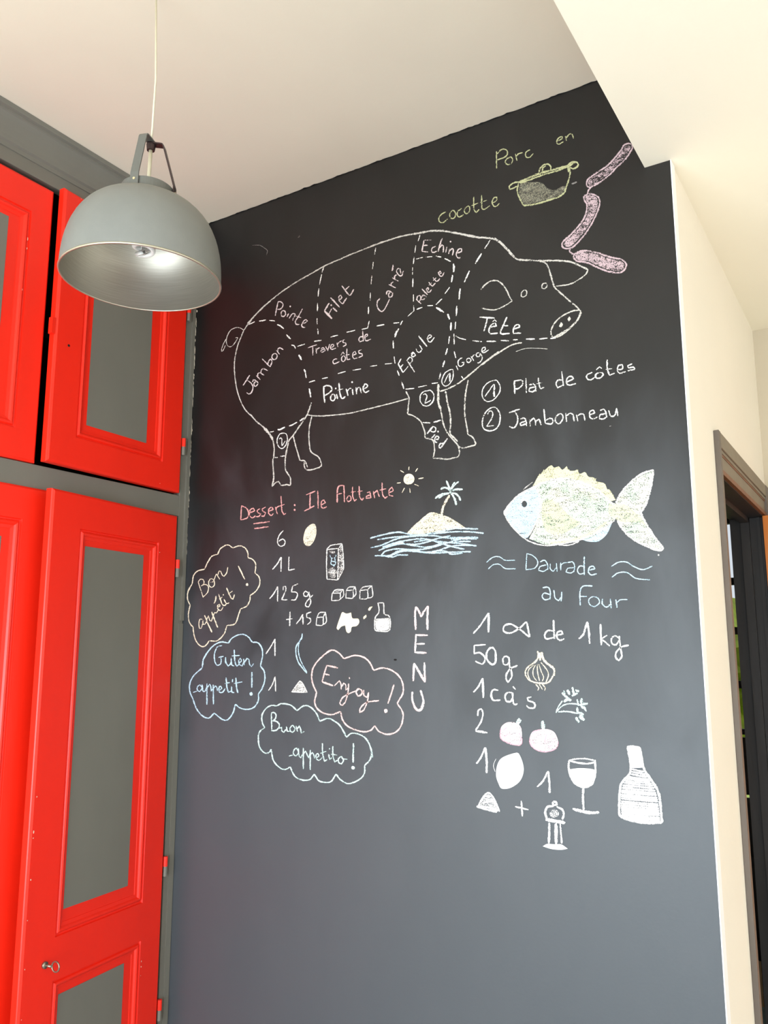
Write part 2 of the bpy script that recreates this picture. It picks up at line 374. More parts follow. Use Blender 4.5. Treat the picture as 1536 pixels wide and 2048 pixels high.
# ------------------------------------------------------------------ chalk
def at_wall(px, py, off):
    d = RX*((px-768)/FPX) + RU*((1024-py)/FPX) + RF
    t = (YW-off)/d.y
    return (d.x*t, YW-off, EYE+d.z*t)
def smooth_line(pts, closed):
    # Catmull-Rom through the points, keeping hard corners
    if len(pts) == 2 and not closed:
        a, c = pts; L = math.dist(a, c); n = max(2, int(L/6))
        return [(a[0]+(c[0]-a[0])*i/n, a[1]+(c[1]-a[1])*i/n) for i in range(n+1)]
    n = len(pts); out = []
    for i in range(n if closed else n-1):
        p1 = pts[i]; p2 = pts[(i+1) % n]
        p0 = pts[(i-1) % n] if (closed or i > 0) else (2*p1[0]-p2[0], 2*p1[1]-p2[1])
        p3 = pts[(i+2) % n] if (closed or i+2 < n) else (2*p2[0]-p1[0], 2*p2[1]-p1[1])
        def corner(a, c, e):
            v1 = (c[0]-a[0], c[1]-a[1]); v2 = (e[0]-c[0], e[1]-c[1])
            l = math.hypot(*v1)*math.hypot(*v2)
            return l > 0 and (v1[0]*v2[0]+v1[1]*v2[1])/l < 0.05
        if corner(p0, p1, p2): p0 = (2*p1[0]-p2[0], 2*p1[1]-p2[1])
        if corner(p1, p2, p3): p3 = (2*p2[0]-p1[0], 2*p2[1]-p1[1])
        L = math.dist(p1, p2); k = max(2, min(14, int(L/2.6)))
        # centripetal-ish tangents limited by the segment length
        m1 = ((p2[0]-p0[0])/2, (p2[1]-p0[1])/2); m2 = ((p3[0]-p1[0])/2, (p3[1]-p1[1])/2)
        def lim(mv):
            l = math.hypot(*mv); s = min(1, 1.15*L/l) if l > 0 else 1
            return (mv[0]*s, mv[1]*s)
        m1 = lim(m1); m2 = lim(m2)
        for j in range(k):
            t = j/k; h00 = 2*t**3-3*t*t+1; h10 = t**3-2*t*t+t; h01 = -2*t**3+3*t*t; h11 = t**3-t*t
            out.append((h00*p1[0]+h10*m1[0]+h01*p2[0]+h11*m2[0], h00*p1[1]+h10*m1[1]+h01*p2[1]+h11*m2[1]))
    out.append(pts[0] if closed else pts[-1])
    return out

class Chalk:
    def __init__(s, name, col, label): s.name = name; s.col = col; s.label = label; s.v = []; s.f = []; s.a = []
    def ribbon(s, pts, wd, off, cover=0.82):
        n = len(pts); i0 = len(s.v)
        ph = random.uniform(0, 6)
        for i, p in enumerate(pts):
            q0 = pts[max(i-1, 0)]; q1 = pts[min(i+1, n-1)]
            dx, dy = q1[0]-q0[0], q1[1]-q0[1]; l = math.hypot(dx, dy) or 1
            nx, ny = -dy/l, dx/l
            h = wd/2*(1.10 + .10*math.sin(i*.9+ph) + random.uniform(-.08, .08))
            if i in (0, n-1): h *= .6
            j = random.uniform(-.12, .12)
            for k, c in ((-1, -.25), (-.45, 1), (.45, 1), (1, -.25)):
                s.v.append(at_wall(p[0]+nx*(h*k+j), p[1]+ny*(h*k+j), off))
                cc = cover*(.93+.07*math.sin(i*.37+ph)); s.a.append(cc if c > 0 else cc-.55)
        for i in range(n-1):
            for k in range(3):
                a = i0+i*4+k; s.f.append((a, a+1, a+5, a+4))
    def fill(s, pts, cover, off):
        if cover < 1: cover = .5+(cover-.5)*.58
        # fan of rings: soft grainy edge, filled inside by triangulation
        i0 = len(s.v)
        for p in pts: s.v.append(at_wall(p[0], p[1], off)); s.a.append(cover)
        from mathutils.geometry import tessellate_polygon
        tris = tessellate_polygon([[Vector((p[0], p[1], 0)) for p in pts]])
        for t in tris: s.f.append(tuple(i0+q for q in t))
    def dot(s, c, r, off):
        s.fill([(c[0]+r*math.cos(a*PI/5)*random.uniform(.85, 1.1), c[1]+r*math.sin(a*PI/5)*random.uniform(.9, 1.2)) for a in range(10)], 1.0, off)
    def build(s):
        me = bpy.data.meshes.new(s.name); me.from_pydata(s.v, [], s.f); me.update()
        at = me.attributes.new('cover', 'FLOAT', 'POINT'); at.data.foreach_set('value', s.a)
        me.materials.append(CH[s.col])
        o = bpy.data.objects.new(s.name, me); COL.objects.link(o); o.parent = wall; o['label'] = s.label
        return o

CHALK = """@pot_shading_drawing|smudge|rubbed grey chalk shading inside the casserole pot
#860 240 4.8 3.2
f0.42 860,625 900,600 1000,595 1075,605 1130,655 1200,672 1260,640 1300,635 1285,700 1200,738 1100,768 1000,795 905,812 860,740
f0.3 880,640 950,620 1040,640 1080,700 1030,760 930,790 890,740
@cooking_pot_drawing|lime|chalk drawing of a lidded yellow-green casserole pot with two loop handles
#860 240 4.8 3.2
855,595 800,605 760,640 765,665 800,655 845,632
w4.5 850,600 930,563 1050,515 1200,472 1310,443 1395,405
w3.5 865,606 960,572 1100,522 1250,478 1370,425
1045,503 1060,460 1095,430 1135,425 1160,450 1155,490
1078,497 1085,460 1112,440
w3.6 1320,435 1370,402 1415,410 1420,440 1380,468 1335,455
850,605 838,680 855,740 878,785 900,822
w3.8 900,822 1000,810 1120,775 1230,740 1290,700
1290,700 1310,640 1335,560 1345,500 1330,445
w5 1325,440 1332,500
@dish_title_lettering|lime|yellow-green handwritten words Porc en cocotte
#860 240 4.8 2.5
640,468 638,380 640,300
w2.7 645,325 680,288 715,278 742,298 738,338 705,362 645,382
770,355 735,375 722,405 745,428 780,418 795,385 782,358 765,355
820,325 828,360 835,390
828,350 850,325 890,312
960,285 925,305 915,335 930,360 960,355 992,322
1232,200 1265,180 1272,160 1248,163 1222,190 1218,222 1240,232 1280,208
1300,155 1306,180 1310,200
1305,175 1340,135 1365,138 1378,180
150,882 110,905 85,940 90,975 125,985 168,950
215,868 192,895 192,930 215,948 240,930 245,895 228,870 212,868
305,848 270,875 260,910 280,932 322,908
365,825 340,845 328,875 345,900 370,890 382,860 378,832 362,826
420,738 418,800 425,865 445,888 472,858
w2.2 398,822 462,798
495,720 497,790 500,850 520,858 575,822
w2.2 480,792 545,770
605,795 640,768 640,742 615,745 596,785 605,818 630,832 668,798
@sausage_drawing|sausage|uppermost of the three chalk sausages, thin and slanting, touching the pale ceiling edge
#1100 270 7.061 3.4
f0.35 1140,170 1120,215 1050,325 910,455 850,530 735,625 640,690 575,720 540,700 545,655 585,610 690,545 800,465 910,360 1010,235 1055,165 1100,135
c 1165,175 1135,235 1060,345 920,475 860,545 740,640 640,705 570,738 525,725 518,665 560,605 680,520 800,440 900,340 1000,220 1040,150 1090,122 1140,125
575,745 540,785 530,835
@sausage_drawing|sausage|middle of the three chalk sausages, curved like a bow
#1100 270 7.061 3.6
f0.55 535,850 500,875 510,920 540,980 535,1090 500,1190 420,1300 300,1430 215,1500 195,1545 240,1580 300,1565 370,1500 480,1370 580,1220 650,1070 675,970 660,890 600,855
c 535,835 480,865 485,920 520,980 515,1080 480,1180 400,1290 280,1420 200,1490 170,1540 185,1590 240,1605 310,1590 390,1520 500,1390 600,1230 670,1080 700,970 690,890 640,850 580,832
285,1605 275,1640 310,1675 345,1682
@sausage_drawing|sausage|lowest of the three chalk sausages, lying beside the pig's far ear
#1100 270 7.061 4
f0.6 355,1710 400,1665 470,1650 560,1660 680,1690 800,1735 920,1765 1000,1785 1045,1820 1045,1870 1000,1910 900,1915 790,1890 660,1835 530,1775 400,1765
c 335,1700 380,1660 460,1635 560,1640 680,1665 800,1710 920,1740 1010,1760 1070,1810 1070,1870 1010,1935 900,1940 780,1915 650,1860 520,1800 400,1785 345,1750
@pig_drawing|greywhite|white chalk outline of a large pig facing right
#430 600 6.678 2.4
w1.7 385,405 340,375 290,368 220,395 175,455 150,540 165,605 200,625 240,605 280,550 305,500 270,503
w1.7 155,515 120,570 90,650 88,690 110,670 140,605
440,325 385,405 345,500 305,600 280,700 260,830 262,980 280,1130 310,1260 360,1390 400,1460 467,1536
#480 440 5.297 2.6
90,1100 150,1020 250,920 330,850 450,755 600,655 750,570 890,490 1000,440 1150,375 1300,315 1450,258
w2 78,1098 170,995 270,895
#700 440 5.908 4.2
w3.2 228,320 300,290 450,240 600,195 750,165
750,165 850,148 950,130 1080,128 1200,145 1350,172 1536,207
#920 450 5.486 4.2
0,98 150,130 300,142 380,155 430,185 490,240 550,310 600,358 640,382
w3 380,142 450,190 520,262 600,350
w4 640,382 760,388 900,392 1050,390 1200,402 1300,440 1405,490
w2.6 1405,490 1380,540 1300,600 1200,650 1055,672
w3.6 870,395 930,412 965,455 990,530 1015,620 1040,685 1120,760 1200,830 1290,905 1310,930
w3 c 1310,935 1230,945 1130,995 1050,1060 1005,1140 1000,1200 1030,1235 1080,1225 1170,1165 1260,1080 1315,1000 1328,955
w4 1030,1235 1100,1195 1200,1130 1290,1040 1320,960
f1 1085,1112 1108,1065 1130,1090 1110,1122
f1 1180,1032 1200,1003 1216,1030 1195,1058
w3 240,1536 350,1450 450,1385 550,1325 620,1300 680,1292
w1.2 610,1390 720,1355 850,1352 960,1360
w3 230,710 270,660 330,620 400,610 460,645 510,715 545,790 572,835
w2.6 572,835 500,880 420,920 350,932 235,912
w2.4 c 710,712 680,735 672,780 700,788 728,765 732,728
w2.4 c 925,638 902,655 900,690 930,698 955,670 947,642
#770 600 6.678 3
735,1222 830,1190 950,1130 1060,1055 1180,955 1300,855 1420,760 1525,685
#600 640 6.982 2.6
105,1325 160,1335 300,1340 500,1325 700,1300 900,1255 1100,1205 1300,1155 1505,1098
#500 800 7.68 2.8
w3 0,215 100,330 200,410 280,500 340,580 365,680 372,780 362,880 350,920 355,1050 365,1170 358,1240 338,1330
w5 215,425 280,500 330,570 350,620
338,1330 400,1265 440,1255 480,1310 560,1300 620,1315
620,1315 622,1210 580,1130 545,1070 540,960 550,850 575,720 600,620 660,550 740,430 830,300 880,220 945,40
950,250 915,400 905,560 915,700 940,800 1040,865 1080,930 1095,1010 1020,1050 920,1075 860,1065 835,1020 835,950
665,560 700,700 740,830 770,925 840,935 888,1038
#790 760 8.533 3
185,195 240,305 230,430 215,580
215,580 310,610 400,670 450,725 480,800 510,900 515,990
515,990 640,1020 665,1100 675,1200 650,1335
650,1335 780,1342 900,1350 1020,1325 1080,1310
1080,1310 1100,1230 1075,1120 1010,1040 930,950 870,860 820,730 800,620 780,500
w5 780,500 745,400 738,250 742,70
w3.6 862,190 900,400 940,580 950,750 940,910 1000,980 1068,1050
1250,0 1210,200 1190,400 1195,620 1220,760 1245,930
1245,930 1320,970 1370,1060 1372,1105 1280,1130 1180,1160 1100,1140 1060,1090
@cutting_lines|white|dashed chalk lines dividing the pig into cuts of meat
#430 600 6.678 2.8
445,330 530,290
590,282 680,266
725,272 800,280
830,328 870,345 920,385
w3.2 955,462 1008,522
1020,600 1055,610 1075,650
w4.2 1120,732 1155,802
w3 1190,925 1205,960 1218,1040
w3.8 1260,1182 1278,1300
w2.4 1100,620 1200,588
w3.2 1325,552 1420,537
w2.4 1255,1100 1335,1075
w2.2 1430,1050 1505,1035
#480 440 5.297 2.2
w3 888,500 868,555
865,575 842,685
835,725 828,810
w2.8 822,880 820,965
815,1040 818,1105
822,1150 828,1210
1438,295 1425,365
1412,445 1403,520
1398,590 1388,680
1382,770 1378,855
w2.8 1362,920 1360,995
w2.5 1368,1070 1352,1145
w2.5 1352,1145 1290,1158
w3 960,1240 1040,1218
w3 1130,1190 1220,1168
w2.6 1450,1120 1525,1108
#700 440 5.908 2.6
w2 828,175 803,250
w2.2 778,300 765,385
w2.2 758,435 748,520
w2.2 740,560 738,645
745,690 740,790
w2.2 750,880 750,965
w2.2 752,1010 755,1075
w2 755,1075 680,1140
w2.4 622,1190 595,1240
780,462 860,442
895,438 972,432
1015,425 1078,438
w3.4 1118,455 1190,490
w4 1222,515 1228,560 1222,615
w3.4 1212,650 1198,735
1178,795 1120,872
w3 1088,930 1015,1000
788,1055 855,1033
915,1013 980,1010
w4 1018,1032 1108,1092
w4.2 1155,1110 1175,1175
w3.8 1195,1210 1190,1305
w3.2 1412,600 1348,740
w3.4 1303,810 1288,940
w3.2 1262,1015 1255,1135
w2.6 1248,1200 1242,1290
w3 315,1252 405,1235
w2.6 510,1220 580,1212
#920 450 5.486 3
330,165 272,260
w3.2 235,312 168,425
135,1268 240,1280
w3.4 290,1275 395,1278
w3.4 445,1265 535,1272
w3.2 582,1260 635,1258
w3.2 725,1252 820,1250
870,1252 960,1240
w3.4 990,1245 1050,1240
#600 640 6.982 2.4
528,748 640,718
735,702 850,682
980,648 1075,632
1185,615 1285,605
w4 1380,120 1345,175 1325,240
w3.4 1300,290 1305,395
1315,510 1328,610
1360,705 1385,780
w3 1415,850 1450,960
#770 600 6.678 3
862,485 848,585
w3.4 835,645 808,730
w3.2 798,810 770,895
745,970 722,1055
w2.6 920,450 925,600
w2.6 925,685 945,775
w2.4 950,878 975,935
w2.6 1020,1015 1048,1060
w2.2 945,480 1000,510 1080,530
w2.2 275,1192 390,1180
w2.4 443,1165 560,1140
w3 625,1115 705,1105
#500 800 7.68 2.6
310,492 365,480
w3.2 425,452 460,455 535,415
602,400 660,378 722,340
w3.4 762,322 835,275
362,885 425,882
w3.2 465,865 540,860
#790 760 8.533 3.4
475,725 600,732
w3.8 655,722 785,685
@cut_names_lettering|pink|pale pink handwritten names of cuts across the pig's body
#430 600 6.678 2.4
805,210 820,130 838,45
835,60 845,25 880,25 908,58 898,98 868,122 830,125
c 905,140 882,172 888,212 918,220 942,190 935,152
985,180 960,225
d1.7 1005,85
1022,190 990,245
1005,215 1040,180 1072,190 1055,230 1035,275
1170,118 1110,225 1072,290 1088,325 1125,325
w2 1075,212 1150,238
1172,312 1205,305 1232,278 1215,262 1182,285 1157,332 1172,362 1205,366
w2.8 375,1140 465,1005
428,1068 480,1110 507,1160 490,1230 450,1255 420,1235
500,1095 512,1068 540,1072 578,1108
552,1082 522,1110 525,1145 548,1152 575,1118
552,1010 605,1064
570,1030 572,985 600,970 655,1005
612,975 620,935 650,917 705,945
w2.6 630,785 735,895
702,862 720,810 745,790 764,820 735,893
c 792,713 762,745 765,782 797,797 828,767 825,728
817,670 862,725
w2.6 838,695 842,655 872,638 912,665
#480 440 5.297 2.6
w4 895,965 975,1045
w3 895,962 945,880
w2.6 935,1008 972,940
w3.4 985,930 1028,970
d1.6 966,902
w3.2 960,822 1055,925
1052,850 1078,822 1068,797 1045,815 1058,865 1090,888 1130,825
w2.8 1080,697 1145,785 1168,795 1205,735
w2.4 1112,742 1158,702
#700 440 5.908 2.6
355,925 325,960 320,1010 345,1065 375,1082 405,1060 435,1005 470,930
430,880 438,845 465,840 507,865
475,845 455,882 463,912 492,905 505,865
460,762 540,802
485,772 488,745 512,732
500,682 575,724
527,695 528,662 552,648
600,632 590,578 560,578 548,605 575,650 610,658 632,600
508,530 508,560 495,602
w2.8 878,238 862,300 850,370
880,238 960,236
862,302 918,298
850,370 922,378
1012,312 970,332 965,370 990,385 1025,368
1090,215 1060,300 1042,375
1055,335 1085,295 1105,310 1100,382
1145,318 1130,388
d1.7 1188,255
1178,342 1165,402
1175,365 1210,335 1222,355 1210,420
w2.8 1268,392 1315,372 1318,342 1290,342 1260,385 1258,428 1285,452 1305,440
780,935 840,990
792,942 795,905 822,893 836,912 832,945 812,962
848,905 870,885 905,915
868,895 838,920 852,945 888,925
w2.8 850,815 915,882
910,838 932,815 922,800 903,818 915,850 942,850 962,822
930,735 970,780 990,765 1010,745
w2 932,772 965,742
982,680 1020,725 1045,712 1060,690
w2 982,716 1018,682
1052,645 1078,625 1068,605 1045,622 1062,660 1090,662 1112,620
#600 640 6.982 2.2
110,388 235,345
178,370 180,495
225,395 230,468
228,430 250,398 280,388
292,402 320,387 342,405 350,435
342,408 300,422 285,442 312,450 345,430
360,370 388,425 415,335
428,385 470,368 465,342 440,345 426,385 445,412 500,392
515,315 522,345 530,378
520,348 545,310 582,290
625,272 598,290 605,315 638,325 640,350 600,370
875,150 880,225 885,298
w2.4 882,235 840,235 822,270 835,302 882,288
905,242 945,222 935,195 908,215 905,255 925,292 995,265
520,545 480,550 460,582 475,612 552,580
c 603,500 580,530 587,572 612,578 635,545 625,508
570,492 600,445 618,478
655,400 652,480 658,555 702,545
w1.8 635,492 690,480
738,495 785,472 770,442 742,455 735,505 755,540 800,528
858,415 820,432 828,465 865,472 868,500 818,525
@cut_names_lettering|white|white handwritten names of cuts: Tête, Gorge, Epaule, Poitrine, Pied
#600 640 6.982 3
330,930 335,1050 345,1155
325,935 370,915 425,925 445,965 420,1010 345,1055
c 460,1035 430,1065 430,1110 460,1130 490,1098 485,1052
510,1035 518,1072 525,1105
d1.5 498,955
545,880 552,985 575,1085 600,1095 632,1068
w2.2 520,985 602,962
645,960 658,1010 670,1058
w2.6 658,1005 685,962 718,955
732,965 740,1045
d1.8 728,868
782,940 790,1035
w2.6 785,990 815,942 840,950 855,1022
888,965 940,932 935,900 905,898 880,950 895,1000 925,1010 965,985
#920 450 5.486 3
w3.4 215,1010 380,1022
300,1020 285,1090 262,1165
325,1122 398,1108 388,1075 345,1095 318,1150 330,1190 415,1186
w2.4 358,1062 382,1040 402,1060
w3.4 515,1010 480,1090 445,1170 452,1195 545,1190
w3 478,1105 528,1106
592,1142 652,1118 645,1095 612,1098 585,1145 585,1190 670,1185
#770 600 6.678 2.4
w3 175,850 240,970
178,850 215,785
205,905 240,860
240,970 318,875
w3 290,800 395,962
298,800 330,765 365,788 355,830 325,848
348,718 378,695 412,742
385,702 355,738 372,762 408,738
415,650 432,690 462,698 490,668
462,602 498,662
w3.2 450,480 560,622
565,525 615,495 618,472 590,470 565,510 580,552 612,560 660,500
1032,772 992,790 975,840 995,887 1042,872 1055,832 1022,838
c 1105,778 1090,812 1110,836 1142,820 1145,788
1150,752 1185,812
1160,780 1180,738 1202,730
1258,702 1218,718 1226,755 1262,752 1272,715
1270,712 1300,770 1272,828 1235,842
1292,690 1340,660 1335,632 1305,640 1292,680 1320,705 1385,665
#790 760 8.533 3
w3.4 550,915 650,790
w2.8 650,792 690,812 690,870 650,888 610,868
w3.2 625,990 685,930
d1.7 735,880
688,1012 738,1010 742,968 705,960 678,1010 688,1060 718,1065
w3.4 895,997 835,1080 772,1168
w3.4 830,1078 780,1082 750,1130 772,1168
@circled_numbers_lettering|white|white circled numerals 1 and 2 on the pig's chest and legs
#770 600 6.678 2.2
c 895,925 825,955 780,1010 758,1090 790,1145 840,1140 890,1080 912,1000 908,940
w2 790,1105 850,985
w3.6 866,975 865,1088
w2.6 c 560,1215 600,1205 640,1240 655,1300 630,1370 570,1415 510,1405 470,1350 475,1270 515,1225
w2.4 510,1265 535,1252 560,1282 545,1340 530,1380
w2.4 530,1380 575,1362 610,1335
#500 800 7.68 2.2
c 510,508 450,530 415,620 435,710 490,745 545,700 575,600 555,522
w2 450,600 470,580 490,600 488,650 492,705
w2 492,705 540,630
@legend_lettering|white|white key beside the pig: circled 1 Plat de côtes, circled 2 Jambonneau
#950 710 4.518 3
w2.4 c 150,235 195,230 228,290 215,350 165,405 110,420 68,380 70,310 110,255
w2.4 90,375 170,262
w4.6 175,265 172,378
w3.6 355,235 360,350
355,235 420,228 432,262 395,300 360,308
460,210 464,342
490,270 530,262 545,285 550,330
542,288 495,300 488,325 520,332 547,315
w2.8 572,205 578,265 592,305 624,292
w2 555,262 610,248
w3 782,148 800,280
790,225 750,228 732,262 748,295 797,270
828,245 890,215 870,192 838,205 825,250 850,272 912,258
1060,158 1012,180 1012,212 1045,225 1082,202
c 1125,158 1090,178 1095,208 1130,208 1158,180 1145,158
w2.4 1095,135 1125,108 1145,122
1195,42 1195,120 1215,182 1262,165
w2.4 1180,130 1238,123
1288,135 1335,122 1330,88 1295,98 1288,145 1310,165 1362,150
1420,80 1380,97 1388,115 1430,110 1445,130 1380,142
w2.8 c 150,475 195,480 225,540 220,620 185,670 130,685 75,660 68,590 95,520
w2.6 110,540 135,505 160,520 152,570 105,645
w2.6 105,645 170,638
w3 305,522 405,490
360,510 385,560 380,620 350,658 310,645
410,578 445,570 462,598 465,642
455,598 408,618 415,638 462,622
495,585 500,645
498,600 530,570 545,590 548,635
548,600 580,580 598,632
622,490 635,620
638,592 680,570 705,590 690,622 640,618
c 765,530 732,560 727,600 760,622 792,580 790,542
820,525 828,605
822,550 865,527 888,545 895,598
915,535 930,600
920,555 960,532 985,545 992,592
1038,542 1082,522 1070,500 1040,510 1035,552 1060,578 1108,560
1130,500 1165,490 1182,520 1190,565
1178,530 1130,542 1125,575 1160,580 1185,562
1208,500 1225,550 1262,545 1280,480
1280,480 1290,552
w2 1212,645 1232,640
@dessert_title_lettering|red|red-pink underlined handwritten heading Dessert : Ile flottante
#470 920 3.938 2.6
52,360 48,415 45,470
50,360 90,380 108,420 95,455 45,472
118,415 155,400 145,380 120,392 115,435 135,455 162,440
197,385 175,397 180,413 202,425 187,445 165,445
242,370 215,387 222,405 242,415 228,442 208,440
267,405 300,390 290,370 268,385 265,420 285,438 302,422
318,370 326,400 335,427
320,392 330,372 352,362
362,285 370,400 385,430 402,420
w2.2 345,365 390,350
d1.9 470,355
d1.9 470,393
w3 560,275 632,245
w3 592,265 590,385
w3.2 545,402 625,362
w3 652,243 655,382
682,352 712,337 700,315 680,330 680,365 695,380 722,368
w3.2 805,335 805,270 812,215 835,200 862,205
w2.6 805,270 842,262
857,200 860,260 862,332
c 895,280 880,305 890,328 912,318 912,290
925,210 928,290 942,322 958,308
w2 912,255 950,248
978,205 982,290 1000,315 1014,298
w2 965,250 1005,242
1038,258 1062,250 1072,300
w3 1065,275 1038,285 1035,302 1068,298
1090,245 1100,300
1092,265 1120,240 1137,290
1158,178 1162,270 1180,300 1202,288
w2.2 1140,238 1190,226
1214,258 1246,240 1235,215 1215,235 1215,275 1246,285
w3 145,502 272,485
w3.4 152,540 265,525
@sun_drawing|beige|small chalk sun with eight rays above the island
#470 920 3.938 2.4
f0.95 1368,108 1395,115 1412,140 1408,170 1385,190 1355,192 1332,175 1328,145 1342,118
1372,52 1368,80
1440,65 1420,92
1303,82 1330,100
1275,183 1305,178
1445,148 1485,140
1412,190 1447,204
1335,220 1315,257
1375,222 1380,258
@island_drawing|palewhite|chalk desert island hump rising from the water
#730 930 6.144 3
f0.85 520,845 600,755 700,670 780,605 840,590 930,610 1030,640 1130,700 1240,775 1100,790 900,830 700,850
520,845 600,755 700,670 780,603 840,590 930,610
@palm_trunk_drawing|beige|peach chalk trunk of the palm on the island
#730 930 6.144 5.5
1042,370 995,440 960,520 940,618
@palm_leaves_drawing|green|pale green chalk fronds of the palm
#730 930 6.144 4
1045,335 1030,265 998,192
w3 1050,310 1075,250 1105,210
w3 1060,300 1100,245 1152,205
1050,325 1010,285 965,278 930,300
w4.5 1060,322 1120,302 1200,298
1040,345 960,355 900,380 862,412
1030,352 960,368 905,408
w4.5 1065,342 1120,355 1160,400 1172,438
w4.5 1060,350 1090,390 1110,440 1122,492
w7 1045,320 1060,345
@water_drawing|blue|light blue chalk waves around the island
#730 930 6.144 3.4
65,900 200,862 400,825 520,845 640,862 900,822 1100,782 1390,785
150,918 350,888 600,870 850,842 1100,820 1300,822 1460,838
70,1018 200,985 400,905 600,875 850,870 1000,895 1200,890 1390,900
215,1010 350,960 500,930 700,905 850,930 1000,950 1150,962 1370,995
165,1052 300,1000 450,970 600,990 750,1010 900,980 1100,930 1250,890 1390,895
200,1110 250,1060 400,1030 600,1040 800,1020 1000,960 1150,942 1300,938
470,970 620,975 750,950 900,900 1050,870
600,945 700,930 800,920 950,970 1100,1010 1225,1035
120,1115 300,1112 450,1062 600,1060 800,1080 1000,1075 1200,1066 1300,1066
280,1135 400,1062 550,1042 750,1070 900,1050 1050,1000 1200,985 1370,992
205,1110 350,1130 400,1108 530,1105
880,1055 1000,1060 1060,1095 1200,1080
w6 230,1010 350,970 480,960
w6 1050,905 1200,900 1380,900
@recipe_lettering|white|white handwritten amounts 6, 1 L, 125 g, +15, 1, 1 of the dessert recipe
#470 920 3.938 2.4
380,555 345,600 335,650 355,678 385,670 395,642 375,622 345,640
#530 1080 5.689 2.6
85,335 140,270 183,195
w3 185,195 182,360
272,190 268,345
268,345 338,330
w2.8 52,668 100,610 145,530
w3 145,530 142,700
205,570 210,530 235,530 237,570 215,620 190,680
190,680 255,680
380,495 315,525
315,525 300,590 350,592 370,622 345,678 295,682
495,605 462,580 440,610 450,638 480,640 500,600
500,588 512,660 520,710 495,760 460,745 475,700 545,625
w3 240,905 312,895
w3.2 285,815 280,978
355,955 400,900 430,845
w3 430,845 432,960
525,820 475,835
475,835 475,880 512,890 520,930 480,962
#360 1250 5.908 2.6
1015,340 1070,260 1122,165
w3 1122,165 1122,365
w2.4 1045,775 1090,705 1125,610
w2.8 1125,610 1130,785
@egg_drawing|beige|beige filled chalk egg beside the numeral 6
#470 920 3.938 2
f0.93 620,502 637,520 640,580 620,640 585,678 550,665 538,620 555,550 590,512
@milk_carton_drawing|white|small chalk milk carton with a blue cow emblem on its front
#530 1080 5.689 2.4
705,100 700,280 705,445
705,445 825,455
825,455 832,280 835,100
705,108 835,95
705,100 755,60 875,42
835,98 875,42
875,42 890,180 895,330
895,330 830,455
f0.3 840,110 870,65 885,200 890,325 838,430
f0.38 720,345 770,312 818,360 790,430 732,412
f0.35 730,122 800,130 790,152 742,146
@carton_cow_drawing|blue|blue chalk cow head on the milk carton
#530 1080 5.689 2
740,170 748,200 772,207
808,165 803,195 780,207
760,210 752,242
795,210 797,242
c 750,250 775,242 806,252 795,280 755,280
775,285 785,300 792,285
@sugar_cubes_drawing|white|four chalk sugar cubes
#530 1080 5.689 2.2
765,605 757,690 848,680 857,603 765,605
765,605 805,567 890,562
857,603 890,562 895,630 850,680
w1.6 800,585 870,575
925,575 920,660 1000,657 1002,570 925,575
925,575 955,537 1025,532 1002,570
1025,532 1036,610 1000,657
1080,575 1078,670 1165,662 1167,565 1080,575
1080,575 1115,537 1215,520 1167,565
1215,520 1224,640 1165,662
590,882 582,968 657,965 663,877 590,882
590,882 620,828 688,822 663,877
688,822 698,930 657,965
@caramel_puddle_drawing|palewhite|cream filled chalk puddle with drops pouring from the small bottle
#530 1080 5.689 2
f1 880,820 925,837 980,825 995,890 1060,895 1072,940 1040,980 988,990 977,1040 950,1060 925,1040 912,972 870,985 835,1025 815,1005 832,940 857,870
f0.95 1150,850 1120,875 1118,900 1140,895 1155,870
f0.95 1225,755 1188,765 1173,795 1190,805 1205,785
@small_bottle_drawing|white|small chalk bottle half full beside the caramel puddle
#530 1080 5.689 2.6
1285,716 1350,716
1285,716 1298,790 1290,835 1255,880 1248,960 1255,1025 1330,1040 1400,1036 1425,1000 1422,890 1400,855 1358,845 1350,716
f0.9 1260,897 1412,887 1415,990 1390,1025 1270,1020
@cloud_drawing|beige|beige chalk cloud bubble reading Bon appétit
#360 1080 5.908 2.6
445,170 480,100 560,57 625,95
625,95 700,68 770,95 800,150 805,210
805,210 860,230 895,290 885,390
885,390 935,440 942,520 900,600 830,655
830,655 825,710 790,780 715,815
715,815 690,890 650,990 555,1010
555,1010 520,1110 440,1190 345,1190
345,1190 310,1240 260,1260 200,1210 165,1120 155,1030
155,1030 110,970 100,870 120,770
120,770 90,700 95,610 145,515
145,515 160,420 210,365 290,345
290,345 330,260 380,190 445,170
w2 215,495 245,590 275,680
w2 215,495 240,465 275,470 285,510 250,545
w2 250,540 300,525 335,550 330,610 290,660 272,665
w2 c 370,455 340,490 345,540 375,560 405,535 405,482
w1.8 360,500 395,490 410,450 430,400
w2.2 430,400 470,465
w2 445,420 460,370 480,370 498,412 520,430 550,390 565,320
w3 688,305 765,465
w3.4 d2.8 792,527
w2 265,940 235,935 222,990 230,1045 250,1040 268,985 272,950
w2 268,960 275,1000 300,990 320,930 335,895
w3 290,890 335,1000 378,1090
w2 335,895 350,945 370,960 395,890 410,855
w3 375,850 410,945 445,1035
w2 410,855 430,862 455,820
w2.2 445,795 472,780 465,757 445,775 450,820 485,832 510,790
w2.6 425,662 420,710 402,750
w2.4 455,640 500,760 530,775 548,750
w2 465,700 500,672
w2.4 520,700 550,752 580,740
d1.2 512,648
w2.8 550,565 600,680 625,700 645,645
w2 570,640 620,602
@cloud_drawing|blue|light blue chalk cloud bubble reading Guten appetit
#360 1250 5.908 3
570,215 620,150 720,110 800,135 855,205
855,205 920,210 965,270 975,360 950,485
950,485 995,550 1002,650 970,750 925,815
925,815 925,890 870,975 780,997 700,975 655,935
655,935 625,1040 560,1122 500,1115 405,1040
